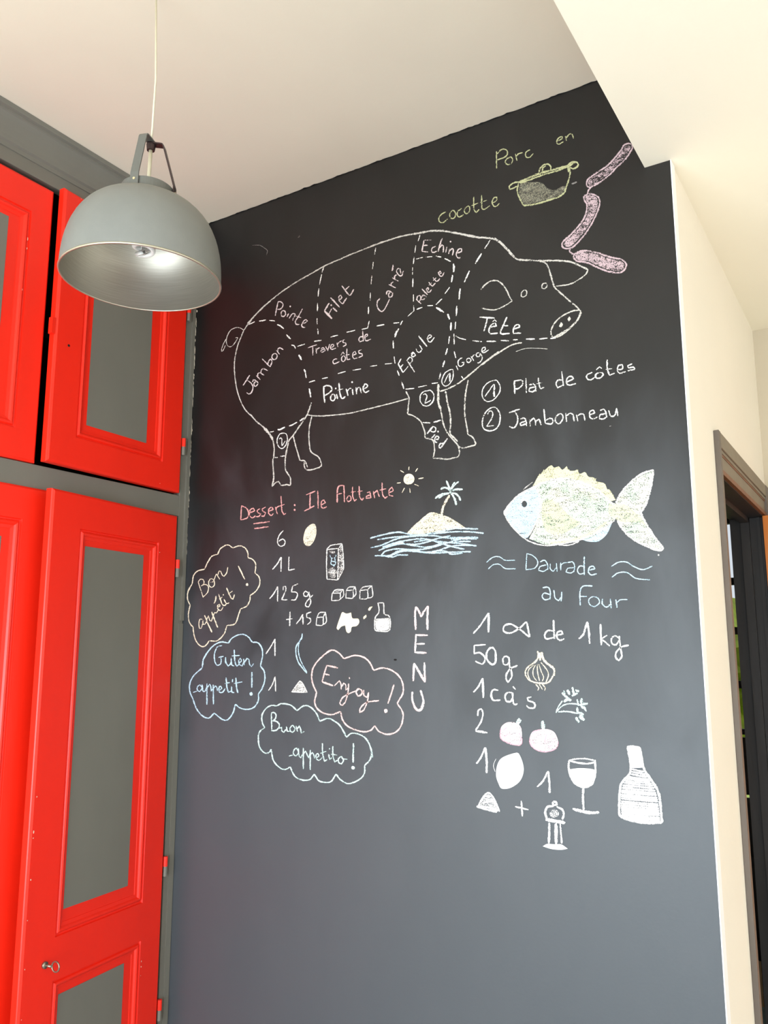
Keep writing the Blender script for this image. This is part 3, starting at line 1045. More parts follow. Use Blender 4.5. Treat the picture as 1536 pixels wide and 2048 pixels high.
405,1040 340,1100 260,1070 190,980 155,880
155,880 115,780 120,680 170,590 262,508
262,508 280,400 350,290 430,220 500,200 570,215
w2.6 497,245 440,260 408,340 410,420 435,475 475,465 488,420 480,385
w2.6 455,382 515,370
w2.8 540,380 540,440 570,485 602,450 605,388
w2.6 605,388 612,470 640,485
w3 640,292 650,440 670,487 700,465
w2.6 612,365 705,360
w2.6 700,450 727,425 715,395 695,415 702,465 735,482 752,440
w2.6 752,400 760,475
w2.6 765,440 790,395 815,410 820,460 845,492 870,455
w3.6 850,555 848,740
d3.6 840,815
w2.4 155,797 200,782
w2.8 c 235,705 205,732 205,770 235,787 262,742
w2.6 262,702 272,782 295,782 312,740
w3 318,690 318,940
w2.6 320,745 350,700 365,730 368,782 388,755
w3 392,705 395,940
w2.6 395,755 415,720 435,735 442,782
w2.6 460,775 492,750 480,722 460,740 465,790 500,797 535,750
w3 545,622 555,740 572,795 602,782
w2.6 528,690 592,680
w3 608,725 612,790 640,800
w3 622,640 618,675
w3.2 660,622 668,740 685,802
w2.6 638,692 735,672
@cloud_drawing|salmon|salmon pink chalk cloud bubble reading Enjoy
#520 1250 5.12 3.4
860,345 800,282 730,258 640,320 560,410 530,500 540,600 580,690
580,690 560,790 590,860 660,905 740,917 825,885
825,885 850,980 920,1050 1050,1092 1130,1080 1175,1030
1175,1030 1220,1090 1310,1120 1400,1090 1452,1010 1462,900 1405,800
1405,800 1462,700 1462,600 1420,520 1340,460 1250,440 1165,465
1165,465 1120,380 1060,330 970,312 860,345
w3.6 685,410 635,580
w5 690,415 798,440
w4 665,502 712,514
w5 638,582 748,622
w2.6 760,625 812,570 828,600 832,660
w2.6 832,640 858,595 878,615 878,665 908,640
w3 908,600 900,690 872,790 840,825 818,800 850,740 920,700 990,672
w3 915,535 917,552
w3.6 c 1018,652 985,680 1000,728 1035,715 1045,680
w3.2 1062,665 1065,720 1095,740 1115,690
w3 1112,690 1100,780 1062,870 1022,895 1028,850 1085,795 1150,780
w4 1120,782 1218,775
w3.4 1372,610 1345,700 1310,805
d4 1288,880
@cloud_drawing|green|pale green chalk cloud bubble reading Buon appetito
#500 1390 5.908 3.2
555,185 480,120 370,102 320,130
320,130 250,125 180,170 140,250 150,340 175,385
175,385 110,440 100,540 120,630 180,687 235,672 250,640
250,640 275,770 340,850 410,880 475,850
475,850 530,960 610,1002 700,1002 760,935
760,935 810,1010 880,1032 960,1020 1015,935
1015,935 1080,1010 1170,1047 1290,1000 1350,930 1355,830
1355,830 1420,760 1432,650 1380,530 1300,470 1200,452 1140,500
1140,500 1070,370 1000,310 920,277 825,310
825,310 780,210 700,135 630,130 555,185
w1.6 1400,560 1440,650 1450,740
w3 252,210 258,410
w3 252,213 280,205 307,232 300,280 265,305
w3 265,305 310,310 347,350 330,400 290,422 250,420
w2.8 345,395 375,380 375,420 400,440 430,400
w2.8 430,370 440,425 470,430
w3 c 505,355 475,385 480,430 510,437 532,400
w3 545,365 560,432
w3 560,398 582,365 598,405 605,450 640,430
w2.6 455,722 505,710
w2.8 c 550,625 520,650 515,700 545,722 572,680
w2.6 572,630 580,720 600,740 628,690
w3 630,625 630,875
w2.6 635,695 658,660 675,705 692,742 710,690
w3 712,650 712,885
w2.6 715,705 737,680 755,710 762,750
w2.6 782,742 815,720 800,690 780,708 785,755 820,772 852,740
w3 855,570 860,700 880,782 910,762
w2.4 832,690 900,665
w2.8 930,700 942,760 968,740
d1.2 940,635
w3 978,605 980,720 1000,790 1035,770
w2.4 958,700 1030,710
w3 c 1080,725 1045,752 1050,800 1080,812 1105,770
w2.4 1095,752 1150,760
w4 1222,570 1218,800
d3.6 1218,860
@vanilla_pod_drawing|blue|pale blue chalk vanilla pod beside the numeral 1
#360 1250 5.908 2.8
1445,100 1435,160 1380,240 1368,310 1390,420 1440,500 1500,570
w2 1445,125 1405,220 1400,320 1430,430 1500,560
@sugar_heap_drawing|white|small white chalk triangle heap beside the lower numeral 1
#360 1250 5.908 2.4
f0.6 1415,662 1450,692 1498,793 1325,790
1415,660 1450,690 1502,797 1320,790 1370,720 1415,660
@menu_lettering|pinkwhite|tall pinkish white vertical word MENU in capitals
#780 1190 8.192 4.6
430,190 412,300 420,570
w4 430,190 470,260 510,360
w4 510,360 560,265 625,180
625,180 612,350 615,570
w4 425,640 410,945
425,655 620,660
w4.2 430,800 570,800
w4.2 400,940 600,948
395,1115 380,1410
w5.4 405,1130 570,1425
562,1105 572,1430
w4.4 365,1585 365,1700 400,1830 460,1890 530,1840 545,1720 500,1560
w5 380,1760 410,1840 465,1895 520,1860 540,1760
@fish_head_drawing|blue|light blue chalk head of the sea bream with a round eye
#990 910 4.389 3
f0.97 78,505 130,430 220,345 340,280 375,320 392,400 388,500 360,590 305,700 270,728 180,660 120,590
@fish_body_drawing|scale|speckled greenish cream chalk body and tail of the sea bream
#990 910 4.389 3
f0.82 345,280 500,220 620,205 760,240 900,305 1000,400 1060,430 1075,480 1060,560 960,650 850,718 700,758 560,788 430,783 300,735 360,610 392,510 396,400
f0.8 1060,430 1120,325 1200,235 1300,175 1380,140 1370,240 1340,360 1310,450 1280,500 1330,600 1400,720 1470,812 1440,832 1330,795 1200,725 1110,645 1070,575
f0.6 440,300 700,270 850,330 940,400 850,480 600,380 450,420
f0.75 420,560 640,520 900,560 880,640 700,720 500,720
@fish_fin_drawing|lime2|spiky yellowish chalk back fin of the sea bream
#990 910 4.389 2.6
f0.85 330,270 400,170 490,90 520,112 560,100 590,130 630,98 650,135 700,138 720,125 745,165 790,150 820,190 870,200 890,230 960,250 985,300 1010,310 1060,395 1000,400 900,302 760,240 620,207 500,218 400,250
360,250 430,180 490,92
w2.8 345,262 395,165
w2.8 380,240 430,130
w2.8 420,225 475,100
w2.8 460,212 500,95
w2.8 500,208 545,105
w2.8 540,206 580,122
w2.8 580,205 628,103
w2.8 620,208 650,128
w2.8 660,215 705,138
w2.8 700,222 728,130
w2.8 740,232 775,158
w2.8 780,246 800,160
w2.8 820,262 850,195
w2.8 860,282 885,205
w2.8 900,305 930,240
w2.8 940,335 965,255
w2.8 975,368 1000,300
w2.8 1010,400 1040,350
@fish_belly_fin_drawing|blue|light blue chalk belly fin of the sea bream
#990 910 4.389 2.6
f0.95 1030,590 985,690 930,745 890,762 820,760 770,745 850,720 960,650
@fish_speckle_drawing|lime2|yellow-cream chalk speckles around the bream's tail root and flank
#990 910 4.389 4
f0.4 1000,420 1060,430 1150,440 1230,500 1300,560 1330,620 1240,590 1120,590 1060,560 1000,520
f0.45 420,420 520,400 640,520 760,600 560,700 430,640
w5 700,740 850,680 980,590
w5 480,770 600,765 720,735
@fish_outline_drawing|white|white chalk outline, gill line and eye ring of the sea bream
#990 910 4.389 4.2
78,505 130,430 220,345 340,280 500,218 620,207 760,242 900,310 1000,402 1050,440
w3 78,505 120,590 180,660 250,725 330,770 450,795 560,782 700,758 850,705 960,640 1050,575
w3.6 340,280 380,325 397,420 387,520 350,610 300,705
w3 c 258,395 225,430 240,465 280,460 292,420
w4.5 1060,420 1110,330 1200,230 1290,165 1390,130
w5 1390,130 1375,240 1345,370 1310,460 1275,500
w5 1275,500 1330,610 1400,720 1480,820
w4.5 1480,820 1440,840 1330,800 1200,730 1120,650 1075,575
w3 1370,160 1350,260 1300,410
w3 900,300 960,360 1020,430
w3 560,790 650,790 740,758
w2 250,300 330,238
d1.6 1435,878
@daurade_lettering|blue|light blue handwritten words Daurade au Four between wavy lines
#960 1090 4.267 2.6
w2.2 55,148 110,105 165,100 215,130 298,130
w2.2 70,205 110,170 165,165 215,200 305,203
w2.6 1118,185 1180,148 1250,145 1310,182 1390,210 1470,180
w2.6 1125,275 1180,238 1255,235 1320,280 1380,292 1450,298
400,70 392,210
w2.3 398,72 450,90 492,140 470,195 390,212
512,145 548,130 575,160 578,212
565,170 512,185 500,215 540,225 578,205
600,160 600,205 625,225 650,195
652,155 658,227
688,150 690,215
w2.2 690,175 710,155 742,150
748,150 788,143 808,180 800,232
w2.2 800,192 748,200 735,230 770,240 800,225
w3.2 890,98 888,180 890,255
885,182 850,180 832,215 850,248 885,240
w3 930,215 980,203 965,180 935,190 925,230 950,255 997,245
w2.8 535,365 580,360 600,400 597,465
595,422 548,410 530,440 555,468 595,458
w2.8 630,385 640,450 670,475 695,440
w3.2 698,400 692,480
w3 960,350 885,350 855,390 855,515
845,440 912,438
c 970,440 930,462 935,505 975,525 1018,495 1010,457
w3 1045,460 1045,505 1080,530 1112,505
w3.2 1112,460 1120,540
w3.2 1158,465 1165,500 1170,535
1165,492 1200,468 1258,466
@fish_recipe_lettering|brightwhite|white handwritten list starting 1 fish de 1 kg, 50 g, 1 càs, 2, 1, 1
#960 1090 4.267 4
w3.4 -58,755 0,690 72,580
w4.6 75,580 72,745
w3.6 420,785 330,712 260,675 208,690 203,735 255,752 330,715 395,655
w4.6 398,655 424,785
628,640 630,720 635,800
w3.4 625,735 580,730 552,765 565,800 630,790
w3.6 658,770 705,758 695,735 662,745 655,785 680,812 720,800
842,800 880,765 915,655
w4.2 917,655 930,750 936,842
1028,675 1035,855
w3.4 1035,800 1085,770
w3.4 1040,808 1070,830 1108,862
w3.4 1185,795 1155,775 1122,800 1128,842 1162,850 1188,812
w3.6 1188,775 1198,870 1210,950 1185,985 1158,960 1165,910 1210,870 1270,855
#930 1270 5.689 3.4
w3.6 235,110 105,118
105,118 105,212 160,200 210,232 227,280 195,330 118,298
w4 c 300,142 252,190 247,270 305,335 345,310 350,230 340,172
500,265 467,240 432,270 440,330 480,337 502,300
w3.6 500,250 508,350 530,420 530,480 490,535 468,500 475,440 520,380 598,348
95,650 150,590 200,492
w4.4 202,492 208,715
w3.8 380,630 320,625 298,680 320,740 402,740
w3.6 540,660 490,652 457,690 470,750 520,755 545,700
w3.6 542,655 545,740 560,790 598,782
w3.8 545,585 575,620
w3.6 755,705 712,712 718,745 790,775 788,828 730,830 700,800
145,920 150,860 185,840 205,890 180,990 120,1085
w4.4 120,1092 255,1112
#930 1420 6.144 3.6
140,660 200,575 246,460
w4.6 250,460 268,640 264,775
885,945 960,870 1018,750
w4.6 1022,750 1038,900 1040,1020
w3.4 615,1188 780,1225
w3.6 692,1115 705,1308
@onion_drawing|beige|peach chalk onion with curved ribs and small roots
#930 1270 5.689 3.2
w4.4 825,182 837,240 800,305 730,350
w3.6 730,350 692,400 692,460 730,510 800,540 900,553 960,530 1005,460
w5 1012,465 1015,400 985,360 930,320 890,270 872,195
w6 850,200 855,290
w4 800,540 850,548 920,550
w2.2 785,340 732,385 715,440 740,512
w2.2 802,340 775,400 780,470 815,520
w2.4 822,330 825,420 848,522
w2.2 840,330 870,420 895,480 880,525
w2.6 862,310 920,380 950,450 920,540
w2.6 805,560 838,600 828,630
w2.6 845,560 882,620
w2.6 878,560 912,600 905,632
@herb_drawing|green|pale green chalk sprig of leafy herb
#930 1270 5.689 3
1035,885 1060,820 1110,748
1040,870 1110,805 1180,782 1290,785
w3.6 1060,875 1160,870 1290,895
w5.5 1105,655 1150,700 1205,742
w5.5 1125,630 1142,700
w6.5 1162,625 1192,680
w6.5 1222,592 1240,682
w6.5 1255,625 1298,642
w5.7 1215,692 1282,662
w6.5 1125,762 1160,735 1212,742
w6.0 1276,732 1292,805
w7.3 1330,718 1322,785
w6.0 1300,795 1398,780
w6.5 1315,800 1372,842
w5.7 1278,822 1280,880
w7.3 1290,880 1352,905
w6.5 1262,935 1298,995
w6.5 1300,925 1358,970
w6.5 1282,870 1342,935
w4 1350,820 1380,870
@tomato_drawing|tomato|left chalk tomato, pink with a leaning stalk
#930 1420 6.144 3
f0.93 560,148 640,165 690,220 700,330 680,430 560,415 450,360 432,290 445,210 500,160
@tomato_stalk_drawing|green|pale green stalks of the two chalk tomatoes
#930 1420 6.144 6
w7 632,168 672,105
w5 650,175 690,122
w8 955,132 962,245
@tomato_drawing|tomato|right chalk tomato, pink and rounder with an upright stalk
#930 1420 6.144 3
f0.9 960,235 1050,245 1110,290 1145,390 1120,470 1000,512 880,490 805,420 795,340 840,260
@tomato_outline_drawing|rose|deeper pink outlines of the two chalk tomatoes
#930 1420 6.144 2.6
445,230 432,290 450,360 560,415 680,430 702,350
660,280 690,330 670,410
480,330 520,300
w2.2 470,250 520,210
795,345 805,420 880,490 1000,512 1120,470 1145,390
820,300 850,265 930,240
830,370 850,420
1060,360 1110,350
w2.2 1000,300 980,400
w2.2 1020,460 1070,430
@lemon_drawing|brightwhite|solid white chalk lemon
#930 1420 6.144 3
f1.1 640,525 675,560 710,650 722,740 700,830 650,900 550,960 450,965 410,900 382,810 390,700 430,610 510,560
w1 380,600 350,680 370,760
@salt_heap_drawing|brightwhite|white hatched chalk cone of salt left of the plus sign
#930 1420 6.144 3.6
f0.35 290,1018 330,1042 400,1170 420,1245 380,1250 270,1215 160,1183 195,1110 250,1040
w4.4 142,1185 270,1222 392,1255
425,1250 380,1140 330,1050 290,1017 248,1038 200,1110 162,1178
w2.6 235,1085 320,1105
w4 215,1140 340,1125 370,1160
w4 250,1060 310,1070
w5 190,1180 300,1200 385,1225
@pepper_mill_drawing|brightwhite|white chalk pepper mill with domed cap on three legs
#930 1420 6.144 3.6
w4.4 c 1078,1128 1118,1130 1128,1165 1085,1172
w4.6 1090,1182 1015,1190 985,1260 1012,1350
w4.4 1125,1185 1190,1220 1215,1280 1195,1345
f0.3 1095,1220 1140,1240 1155,1280 1120,1320 1070,1320 1040,1280 1055,1240
w7 990,1345 1100,1362 1232,1388
w4.6 1035,1385 1035,1500 1030,1640
w6.4 1118,1390 1120,1650
w3.6 1170,1395 1178,1500 1190,1640
f1 955,1675 1010,1645 1100,1650 1180,1650 1230,1680 1262,1705 1180,1718 1060,1708
@wine_glass_drawing|brightwhite|white chalk wine glass half full
#1100 1470 6.144 3.6
w3 230,312 300,297 420,290 540,310
w3.6 235,315 330,338 450,352 552,335
w4.2 237,310 228,370 240,460 280,560 340,618 400,640 470,633 530,580 558,460 553,305
f1 245,420 380,407 542,425 548,480 510,590 440,635 380,630 300,580 255,500
w4.6 410,640 405,780 415,920
w6 278,905 400,938 500,955 605,950
@bottle_drawing|brightwhite|large white hatched chalk wine bottle at the board's right edge
#1100 1470 6.144 4
f1 960,140 1080,140 1105,185 1130,320 1150,400 1000,400 985,330 968,230
w4.1 1004,417 1080,437 1153,453
w3.9 1002,448 1089,468 1173,484
w4.5 992,479 1095,499 1194,515
w3.7 960,510 1089,530 1215,546
w5.4 939,534 1086,554 1230,570
w4.1 918,562 1085,582 1249,598
w4.0 902,586 1085,606 1264,622
w4.5 894,617 1091,637 1284,653
w4.6 886,648 1093,668 1295,684
w5.3 878,679 1093,699 1304,715
w4.9 877,703 1096,723 1311,739
w4.4 875,734 1100,754 1320,770
w4.9 874,758 1102,778 1326,794
w3.9 873,782 1103,802 1329,818
w3.7 871,813 1104,833 1332,849
w5.2 870,837 1104,857 1335,873
w4.5 870,865 1106,885 1338,901
w6.3 872,896 1109,916 1341,932
w5.9 874,924 1111,944 1344,960
w5.4 876,952 1113,972 1347,988
w5.5 879,983 1116,1003 1350,1019
w6.2 903,1007 1129,1027 1352,1043
w4.9 918,1031 1138,1051 1355,1067
w5 952,135 970,230 988,330 982,470 885,580 860,680 852,850 855,980 900,1022
w5 900,1022 1050,1062 1220,1083 1380,1075
w5.4 1085,140 1108,185 1132,320 1165,440 1235,540 1312,660 1350,790 1365,950 1380,1075
w5 960,140 1080,142
@chalk_smudges|dim|faint rubbed chalk smudges around the pig's back and head
#480 440 5.297 1.4
130,268 210,268 260,300 290,320 280,372
w3 615,185 635,165
#860 240 4.8 4
w5 1360,615 1385,605 1410,595
#990 910 4.389 2
240,320 330,235
"""
cur = None; K = 0; ox = oy = 0; S = 1; dw = 3
CHUNKS = []
for line in CHALK.strip().splitlines():
    if line[0] == '@':
        nm, colr, lab = line[1:].split('|'); cur = Chalk(nm, colr, lab); CHUNKS.append(cur); continue
    if line[0] == '#':
        ox, oy, S, dw = [float(x) for x in line[1:].split()]; continue
    toks = line.split(); wd = dw; closed = False; fill = None; dot = None; pts = []
    for t in toks:
        if ',' in t: a, c = t.split(','); pts.append((ox+float(a)/S, oy+float(c)/S))
        elif t[0] == 'w': wd = float(t[1:])
        elif t == 'c': closed = True
        elif t[0] == 'f': fill = float(t[1:])
        elif t[0] == 'd': dot = float(t[1:])
    K += 1; off = 0.0004 + K*1.6e-6
    if fill is not None: cur.fill(smooth_line(pts, True)[:-1], fill, off)
    elif dot is not None: cur.dot(pts[0], dot, off+.0002)
    else: cur.ribbon(smooth_line(pts, closed), wd, off + .0001)
for c in CHUNKS: c.build()
# the bare, dark pupil inside the sea bream's eye
def disc_on_wall(name, px, py, rx, ry, off, mat, label=None):
    v = [at_wall(px, py, off)] + [at_wall(px+rx*math.cos(2*PI*i/14), py+ry*math.sin(2*PI*i/14), off) for i in range(14)]
    f = [(0, 1+i, 1+(i+1) % 14) for i in range(14)]
    o = link_mesh(name, v, f, mat, wall)
    if label: o['label'] = label
disc_on_wall('fish_pupil', 990+258/4.389, 910+430/4.389, 5.2, 6.6, .0019, M_board, 'dark unchalked pupil of the sea bream')
disc_on_wall('wall_plug_hole', 790.5, 1319.5, 3.2, 2.0, .0006, M_dark, 'small dark hole in the blackboard paint')

# ragged paint edges: pale chips where the black meets ceiling, cupboard and corner
ch = MB()
def chip(px, py, a, c):
    pts = [at_wall(px+a*math.cos(t)*random.uniform(.6, 1.2), py+c*math.sin(t)*random.uniform(.6, 1.2), .0007) for t in (0, 1, 2, 3, 4, 5)]
    ch.add(pts, [tuple(range(6))])
for i in range(46):
    t = i/45; y = 640 + t*470; x = 392.5-(y-617)/1431*59 + .8
    if random.random() < .75: chip(x, y+random.uniform(-6, 6), random.uniform(.35, .8), random.uniform(3, 11))
for px, py in ((394, 622), (385, 780), (384, 860), (379, 985), (378, 1000), (377, 1012)): chip(px, py, 1.1, 3.5)
o = ch.build('paint_chips', M_chip, wall); o['kind'] = 'stuff'; o['label'] = 'ragged pale paint line where blackboard meets cupboard'
# irregular black brush marks onto the ceiling side
br = MB()
N = 150; top = []; bot = []
for i in range(N+1):
    x = -2.05 + i/N*(2.05-.475)
    h = .0012 + .0026*abs(math.sin(i*.7)*math.sin(i*.23+1)) + (random.uniform(0, .003) if random.random() < .25 else 0)
    top.append((x, YW-h, ZC-.0006)); bot.append((x, YW-.0002, ZC-.0006))
vv = []; f = []
for i in range(N+1): vv += [top[i], bot[i]]
for i in range(N): f.append((2*i, 2*i+1, 2*i+3, 2*i+2))
br.add(vv, f); o = br.build('brushed_paint_edge', M_board, wall)

# ------------------------------------------------------------------ the red and grey cupboard
XF = -2.095
cup = thing('built_in_cupboard', 'tall built-in cupboard with grey frame and red panelled doors left of the blackboard', 'cupboard', (XF, 1.48, 0))
def cupb(mb): mb.v = [(x-XF, y-1.48, z) for x, y, z in mb.v]; return mb
YL, YRt = .90, 2.0545
b = MB(); b.box(XF-.03, XF, 2.016, YRt, 0, 2.93); b.box(XF-.03, XF, YL, .955, 0, 2.93)
b.box(XF-.03, XF, .955, 2.016, 1.918, 1.990); b.box(XF-.03, XF, .955, 2.016, 2.862, 2.93); b.box(XF-.03, XF, .955, 2.016, 0, .11)
cupb(b).build('frame', M_grey, cup, bevel=.0015)
# thin scribe strip against the blackboard
b = MB(); b.box(XF, XF+.006, 2.040, YRt, 1.56, 2.93); b.box(XF, XF+.003, 2.034, YRt, .0, 1.55)
cupb(b).build('scribe_strip', M_grey, cup)
b = MB(); b.prism_y([(XF-.03, 2.905), (XF+.004, 2.905), (XF+.006, 2.918), (XF+.013, 2.922), (XF+.016, 2.935), (XF+.022, 2.955), (XF+.030, 2.975), (XF+.038, 2.988), (XF+.042, 2.9905), (XF+.043, 2.996), (XF+.052, 2.998), (XF+.055, 3.0115), (XF-.03, 3.0115)], YL, YRt)
cupb(b).build('crown_moulding', M_grey, cup)
b = MB(); b.box(-2.595, -2.58, YL, YRt, 0, 3.01); b.box(-2.58, XF-.03, YL, YL+.018, 0, 3.01); b.box(-2.58, XF-.03, YRt-.018, YRt, 0, 3.01)
b.box(-2.58, XF-.03, YL+.018, YRt-.018, 1.93, 1.95); b.box(-2.58, XF-.03, YL+.018, YRt-.018, 2.95, 2.97)
cupb(b).build('carcass', M_dark, cup)
for zz in (.6, 1.2, 2.4):
    b = MB(); b.box(-2.58, XF-.05, YL+.018, YRt-.018, zz, zz+.02); cupb(b).build('shelf', M_dark, cup)

def door(side, yh, z0, wd, ht, ang, panels, label=None):
    """side -1: hinge on the far side, leaf runs to -y; +1: hinge near, leaf runs to +y. Local frame: x outward, y along, z up."""
    T = .026; B = .007
    b = MB()
    us = sorted({B, wd-B} | {p[0] for p in panels} | {p[1] for p in panels})
    zsx = sorted({B, ht-B} | {p[2] for p in panels} | {p[3] for p in panels})
    def Y(u): return side*u
    for i in range(len(us)-1):
        for j in range(len(zsx)-1):
            uc = (us[i]+us[i+1])/2; zc = (zsx[j]+zsx[j+1])/2
            if any(p[0] < uc < p[1] and p[2] < zc < p[3] for p in panels): continue
            b.add([(0, Y(us[i]), zsx[j]), (0, Y(us[i+1]), zsx[j]), (0, Y(us[i+1]), zsx[j+1]), (0, Y(us[i]), zsx[j+1])], [(0, 1, 2, 3)])
    def loop(x, a): return [(x, Y(a), a), (x, Y(wd-a), a), (x, Y(wd-a), ht-a), (x, Y(a), ht-a)]
    rings = [loop(0, B), loop(-.004, .0015), loop(-.007, 0), loop(-T, 0)]
    for r0, r1 in zip(rings, rings[1:]):
        b.add(r0+r1, [(k, (k+1) % 4, 4+(k+1) % 4, 4+k) for k in range(4)])
    b.add(rings[-1], [(0, 1, 2, 3)])
    bmv = b
    me_o = bmv.build('door', M_red, cup)
    bm = bmesh.new(); bm.from_mesh(me_o.data); bmesh.ops.remove_doubles(bm, verts=bm.verts, dist=1e-5); bmesh.ops.recalc_face_normals(bm, faces=bm.faces); bm.to_mesh(me_o.data); bm.free()
    me_o.location = (.010, yh-1.48, z0); me_o.rotation_euler = (0, 0, ang)
    if label: me_o['label'] = label
    for (u0, u1, a, c, g) in panels:
        p = MB()
        prof = [(0, 0), (-.005, .002), (-.0055, .006), (-.001, .009), (.001, .013), (-.001, .017), (-.006, .021), (-.0075, .030), (-.009, .0305), (-.009, .036)]
        def pl(x, d): return [(x, Y(u0+d), a+d), (x, Y(u1-d), a+d), (x, Y(u1-d), c-d), (x, Y(u0+d), c-d)]
        rg = [pl(*q) for q in prof]
        for r0, r1 in zip(rg, rg[1:]):
            p.add(r0+r1, [(k, (k+1) % 4, 4+(k+1) % 4, 4+k) for k in range(4)])
        p.add(rg[-1], [(0, 1, 2, 3)])
        po = p.build('panel', M_red, me_o)
        bm = bmesh.new(); bm.from_mesh(po.data); bmesh.ops.remove_doubles(bm, verts=bm.verts, dist=1e-5)
        # the panel is an open dish: make it face outwards
        bmesh.ops.recalc_face_normals(bm, faces=bm.faces)
        big = max(bm.faces, key=lambda f_: f_.calc_area())
        if big.normal.x < 0: bmesh.ops.reverse_faces(bm, faces=bm.faces)
        bm.to_mesh(po.data); bm.free()
        q = MB(); gu0, gu1, gz0, gz1 = g
        ya, yb = sorted((Y(gu0), Y(gu1)))
        q.box(-.0088, -.0080, ya, yb, gz0, gz1); fo = q.build('panel_field', M_field, me_o); fo['label'] = 'flat grey painted centre of the red panel'
    return me_o

def hinge(parent, side, z, red_h=.03, grey_h=.03):
    b = MB(); r = .0065
    b.tube([(.001, -side*.006, z), (.001, -side*.006, z+grey_h)], r, 10, 1); b.tube([(.001, -side*.006, z+grey_h), (.001, -side*.006, z+grey_h+red_h)], r*1.1, 10, 0)
    b.build('hinge', [M_red, M_grey], parent)

A = math.radians
# upper right door, slightly ajar
w1, z1 = .556, 1.9975
ur = door(-1, 2.0095, z1, w1, .8565, A(3.4), [(.092, .459, .092, .8565-.100, (.163, .415, .1415, .8565-.148))], 'red upper right cupboard door standing slightly ajar')
hinge(ur, -1, .135); hinge(ur, -1, .63)
b = MB(); b.box(-.018, -.002, -w1-.012, -w1, .385, .435); b.build('latch', M_red, ur)
b = MB(); b.tube([(-.001, -w1+.05, .365), (.0008, -w1+.05, .365)], .004, 10); b.build('keyhole', M_dark, ur)
# lower right door, ajar a little more
w2, zb = .551, .12
LRt = 1.915-zb
lr = door(-1, 2.0045, zb, w2, LRt, A(7.0), [(.094, .441, .690-zb, 1.812-zb, (.155, .410, .753-zb, 1.764-zb)), (.094, .441, .19-zb, .580-zb, (.155, .410, .245-zb, .535-zb))], 'red lower right cupboard door with two grey panels and a key, ajar')
hinge(lr, -1, 1.705-zb+.0); hinge(lr, -1, .745-zb); hinge(lr, -1, .2)
# key in the lock
key = MB(); ky, kz = -.474, .631-zb
key.tube([(0, ky, kz), (.006, ky, kz)], .009, 12); key.tube([(.0, ky, kz), (.026, ky, kz)], .0035, 8)
ring = [(.038+.013*math.cos(t*PI/8), ky+.003, kz+.013*math.sin(t*PI/8)) for t in range(17)]
key.tube(ring, .0022, 6, cap=False); key.build('key', M_key, lr, smooth=True)
# left doors, closed
ul = door(1, .958, 1.992, .484, .8515, 0, [(.055, .412, .089, .8515-.10, (.09, .346, .15, .8515-.145))], 'red upper left cupboard door, closed')
ll = door(1, .958, zb, .536, 1.920-zb, 0, [(.065, .455, .48, 1.825-zb, (.105, .40, .62, 1.770-zb)), (.065, .455, .07, .43, (.105, .40, .12, .38))], 'red lower left cupboard door, closed')
for dd in (ul, ll):
    hinge(dd, 1, .3); hinge(dd, 1, .7)
# chips of pale undercoat on the red doors
def chips(parent, side, w_, lst):
    b = MB()
    for (u, z, a, c) in lst:
        v = [(.0006, side*(u+a*math.cos(t)*random.uniform(.7, 1.2)), z+c*math.sin(t)*random.uniform(.7, 1.2)) for t in (0, 1, 2, 3, 4, 5)]
        b.add(v, [tuple(range(6))])
    o = b.build('paint_chips', M_chip, parent); o['kind'] = 'stuff'
chips(lr, -1, w2, [(w2-.012, .74, .0015, .003), (w2-.011, .86, .002, .005), (w2-.011, .845, .0015, .002), (w2-.014, .95, .0012, .002), (w2-.010, .64, .0012, .0015), (w2-.012, .52, .0015, .002), (w2-.012, .40, .0012, .0015), (.088, 1.66, .002, .0015), (.088, .40, .0014, .003), (.088, .385, .0014, .0025), (.088, .36, .001, .0015)])
chips(ul, 1, .484, [(.405, .66, .0012, .006), (.405, .63, .001, .004), (.40, .50, .001, .003), (.30, .012, .0015, .001)])
chips(ur, -1, w1, [(w1-.06, .8565-.008, .002, .001), (.10, .015, .0015, .001)])

# ------------------------------------------------------------------ pendant lamp
LR_ = .175
lamp = thing('pendant_lamp', 'grey metal dome pendant lamp hanging on a thin ivory cord before the red cupboard', 'lamp', (-1.3812, 1.1874, EYE+.825))
tilt = Vector((.02603, .00202, 1)).normalized()
TM = Vector((0, 0, 1)).rotation_difference(tilt).to_matrix().to_4x4()
def tl(mb): mb.v = [tuple(TM @ Vector(p)) for p in mb.v]; return mb
H = .195
def rad(h): return LR_*(1-(h/H)**2.4)**(1/2.8) if h < H else 0.0
hs = [0, .006, .015, .03, .045, .06, .075, .09, .105, .12, .133, .145, .155, .164, .172, .179, .184, .188, .191]
outp = [(rad(h), h) for h in hs] + [(.05, .1935), (.012, .195)]
b = MB(); b.lathe(outp, 72); shade = tl(b).build('shade', M_lampgrey, lamp, smooth=True)
shade['label'] = 'matt grey outside of the dome shade'
b = MB(); b.lathe([(rad(h)-.0022, max(h-.0022, 0)) for h in hs] + [(.03, .1905)], 72); b2 = tl(b).build('reflector', M_alu, lamp, smooth=True); b2['label'] = 'brushed bare metal inside of the shade'
b = MB(); rp = [(LR_-.0024, -.001), (LR_+.0012, -.001), (LR_+.0018, .001), (LR_+.0008, .0032), (LR_-.001, .003), (LR_-.0024, .001)]
b.lathe(rp, 72, closed=True); tl(b).build('rim', M_rim, lamp, smooth=True)
b = MB(); b.lathe([(.002, .190), (.058, .190), (.0585, .2185), (.056, .2205), (.03, .2215), (.002, .222)], 48); tl(b).build('collar', M_collar, lamp, smooth=False)
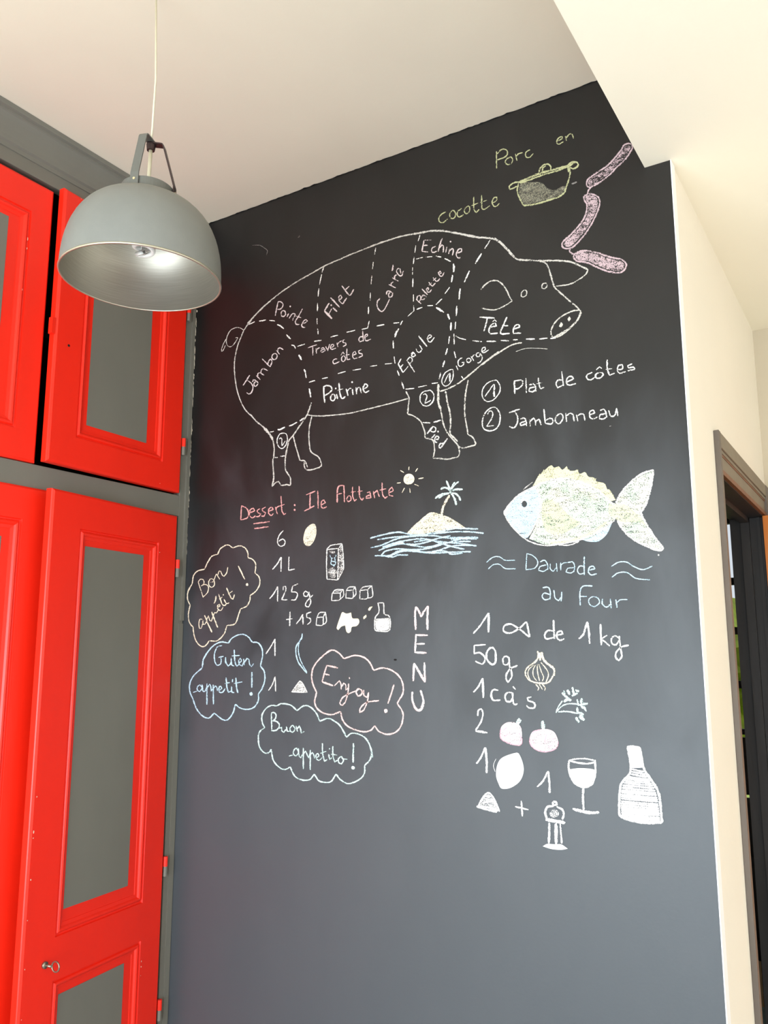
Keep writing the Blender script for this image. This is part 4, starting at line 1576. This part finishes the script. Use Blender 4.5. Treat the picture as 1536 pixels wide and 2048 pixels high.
# bracket: flat strap bent into an arch
rh = Vector((.848, .529, 0)); fh = Vector((-.529, .848, 0))
def strap(dv, pts, width, th, mb):
    # flat strap: pts are (distance along dv, height); its width runs across dv
    dv = dv.normalized(); cv = Vector((-dv.y, dv.x, 0)); i0 = len(mb.v); n = len(pts)
    for j, (s_, h_) in enumerate(pts):
        a = pts[max(j-1, 0)]; c = pts[min(j+1, n-1)]
        tx, tz = c[0]-a[0], c[1]-a[1]; l = math.hypot(tx, tz); nx, nz = -tz/l, tx/l
        for sw, sn in ((-1, -1), (1, -1), (1, 1), (-1, 1)):
            p = dv*(s_+nx*th/2*sn) + cv*(width/2*sw); mb.v.append((p.x, p.y, h_+nz*th/2*sn))
    for j in range(n-1):
        for q in range(4):
            mb.f.append((i0+j*4+q, i0+j*4+(q+1) % 4, i0+(j+1)*4+(q+1) % 4, i0+(j+1)*4+q)); mb.k.append(0)
    mb.f.append((i0, i0+1, i0+2, i0+3)); mb.f.append(tuple(i0+(n-1)*4+q for q in (3, 2, 1, 0))); mb.k += [0, 0]
arm_f = rh*-.0137 - fh*.066; arm_r = rh*.0616 - fh*.0017
for nm, dv, pts, ma in (('bracket_arm', arm_f, [(.0615, .196), (.0615, .226), (.038, .330), (.035, .3345), (.030, .336), (-.006, .336)], M_collar),
                        ('bracket_arm', arm_r, [(.0615, .196), (.0612, .224), (.031, .324), (.028, .328), (.022, .329), (-.006, .3325)], M_strapdark)):
    b = MB(); strap(dv, pts, .0195, .0028, b); tl(b).build(nm, ma, lamp)
    d_ = dv.normalized(); b = MB(); b.tube([(d_.x*.0600, d_.y*.0600, .210), (d_.x*.0645, d_.y*.0645, .210)], .0030, 10); tl(b).build('screw', M_screw, lamp)
b = MB(); b.tube([(0, 0, .316), (0, 0, .330), (0, 0, .341)], [.009, .011, .006], 12); tl(b).build('cord_grip', M_strapdark, lamp)
top = TM @ Vector((0, 0, .34))
b = MB(); b.tube([TM @ Vector((0, 0, .20)), TM @ Vector((0, 0, .33))], .0042, 10); b.tube([top, (top.x+.004, top.y, .5), (0, 0, ZC-EYE-.825-.006)], .0023, 8)
b.build('cord', M_cord, lamp, smooth=True)
b = MB(); b.lathe([(.001, ZC-EYE-.825-.007), (.006, ZC-EYE-.825-.007), (.012, ZC-EYE-.825-.003), (.013, ZC-EYE-.825-.0005)], 24); b.build('ceiling_rose', M_white, lamp, smooth=True)
# compact fluorescent bulb: socket, ballast, folded tubes
b = MB(); b.lathe([(.001, .19), (.02, .19), (.02, .150), (.018, .148), (.001, .148)], 24); tl(b).build('socket', M_white, lamp)
bulb = MB(); bulb.lathe([(.001, .150), (.016, .150), (.022, .135), (.022, .118), (.001, .117)], 24)
hel = [(.021*math.cos(t*PI/10), .021*math.sin(t*PI/10), .118-.0145*t/20*1.0) for t in range(0, 71)]
bulb.tube(hel, .0058, 10)
bulb.tube([hel[-1], (.008, -.006, .064), (-.006, .004, .066), (0, 0, .118)], .0056, 10)
tl(bulb).build('bulb', M_bulb, lamp, smooth=True)
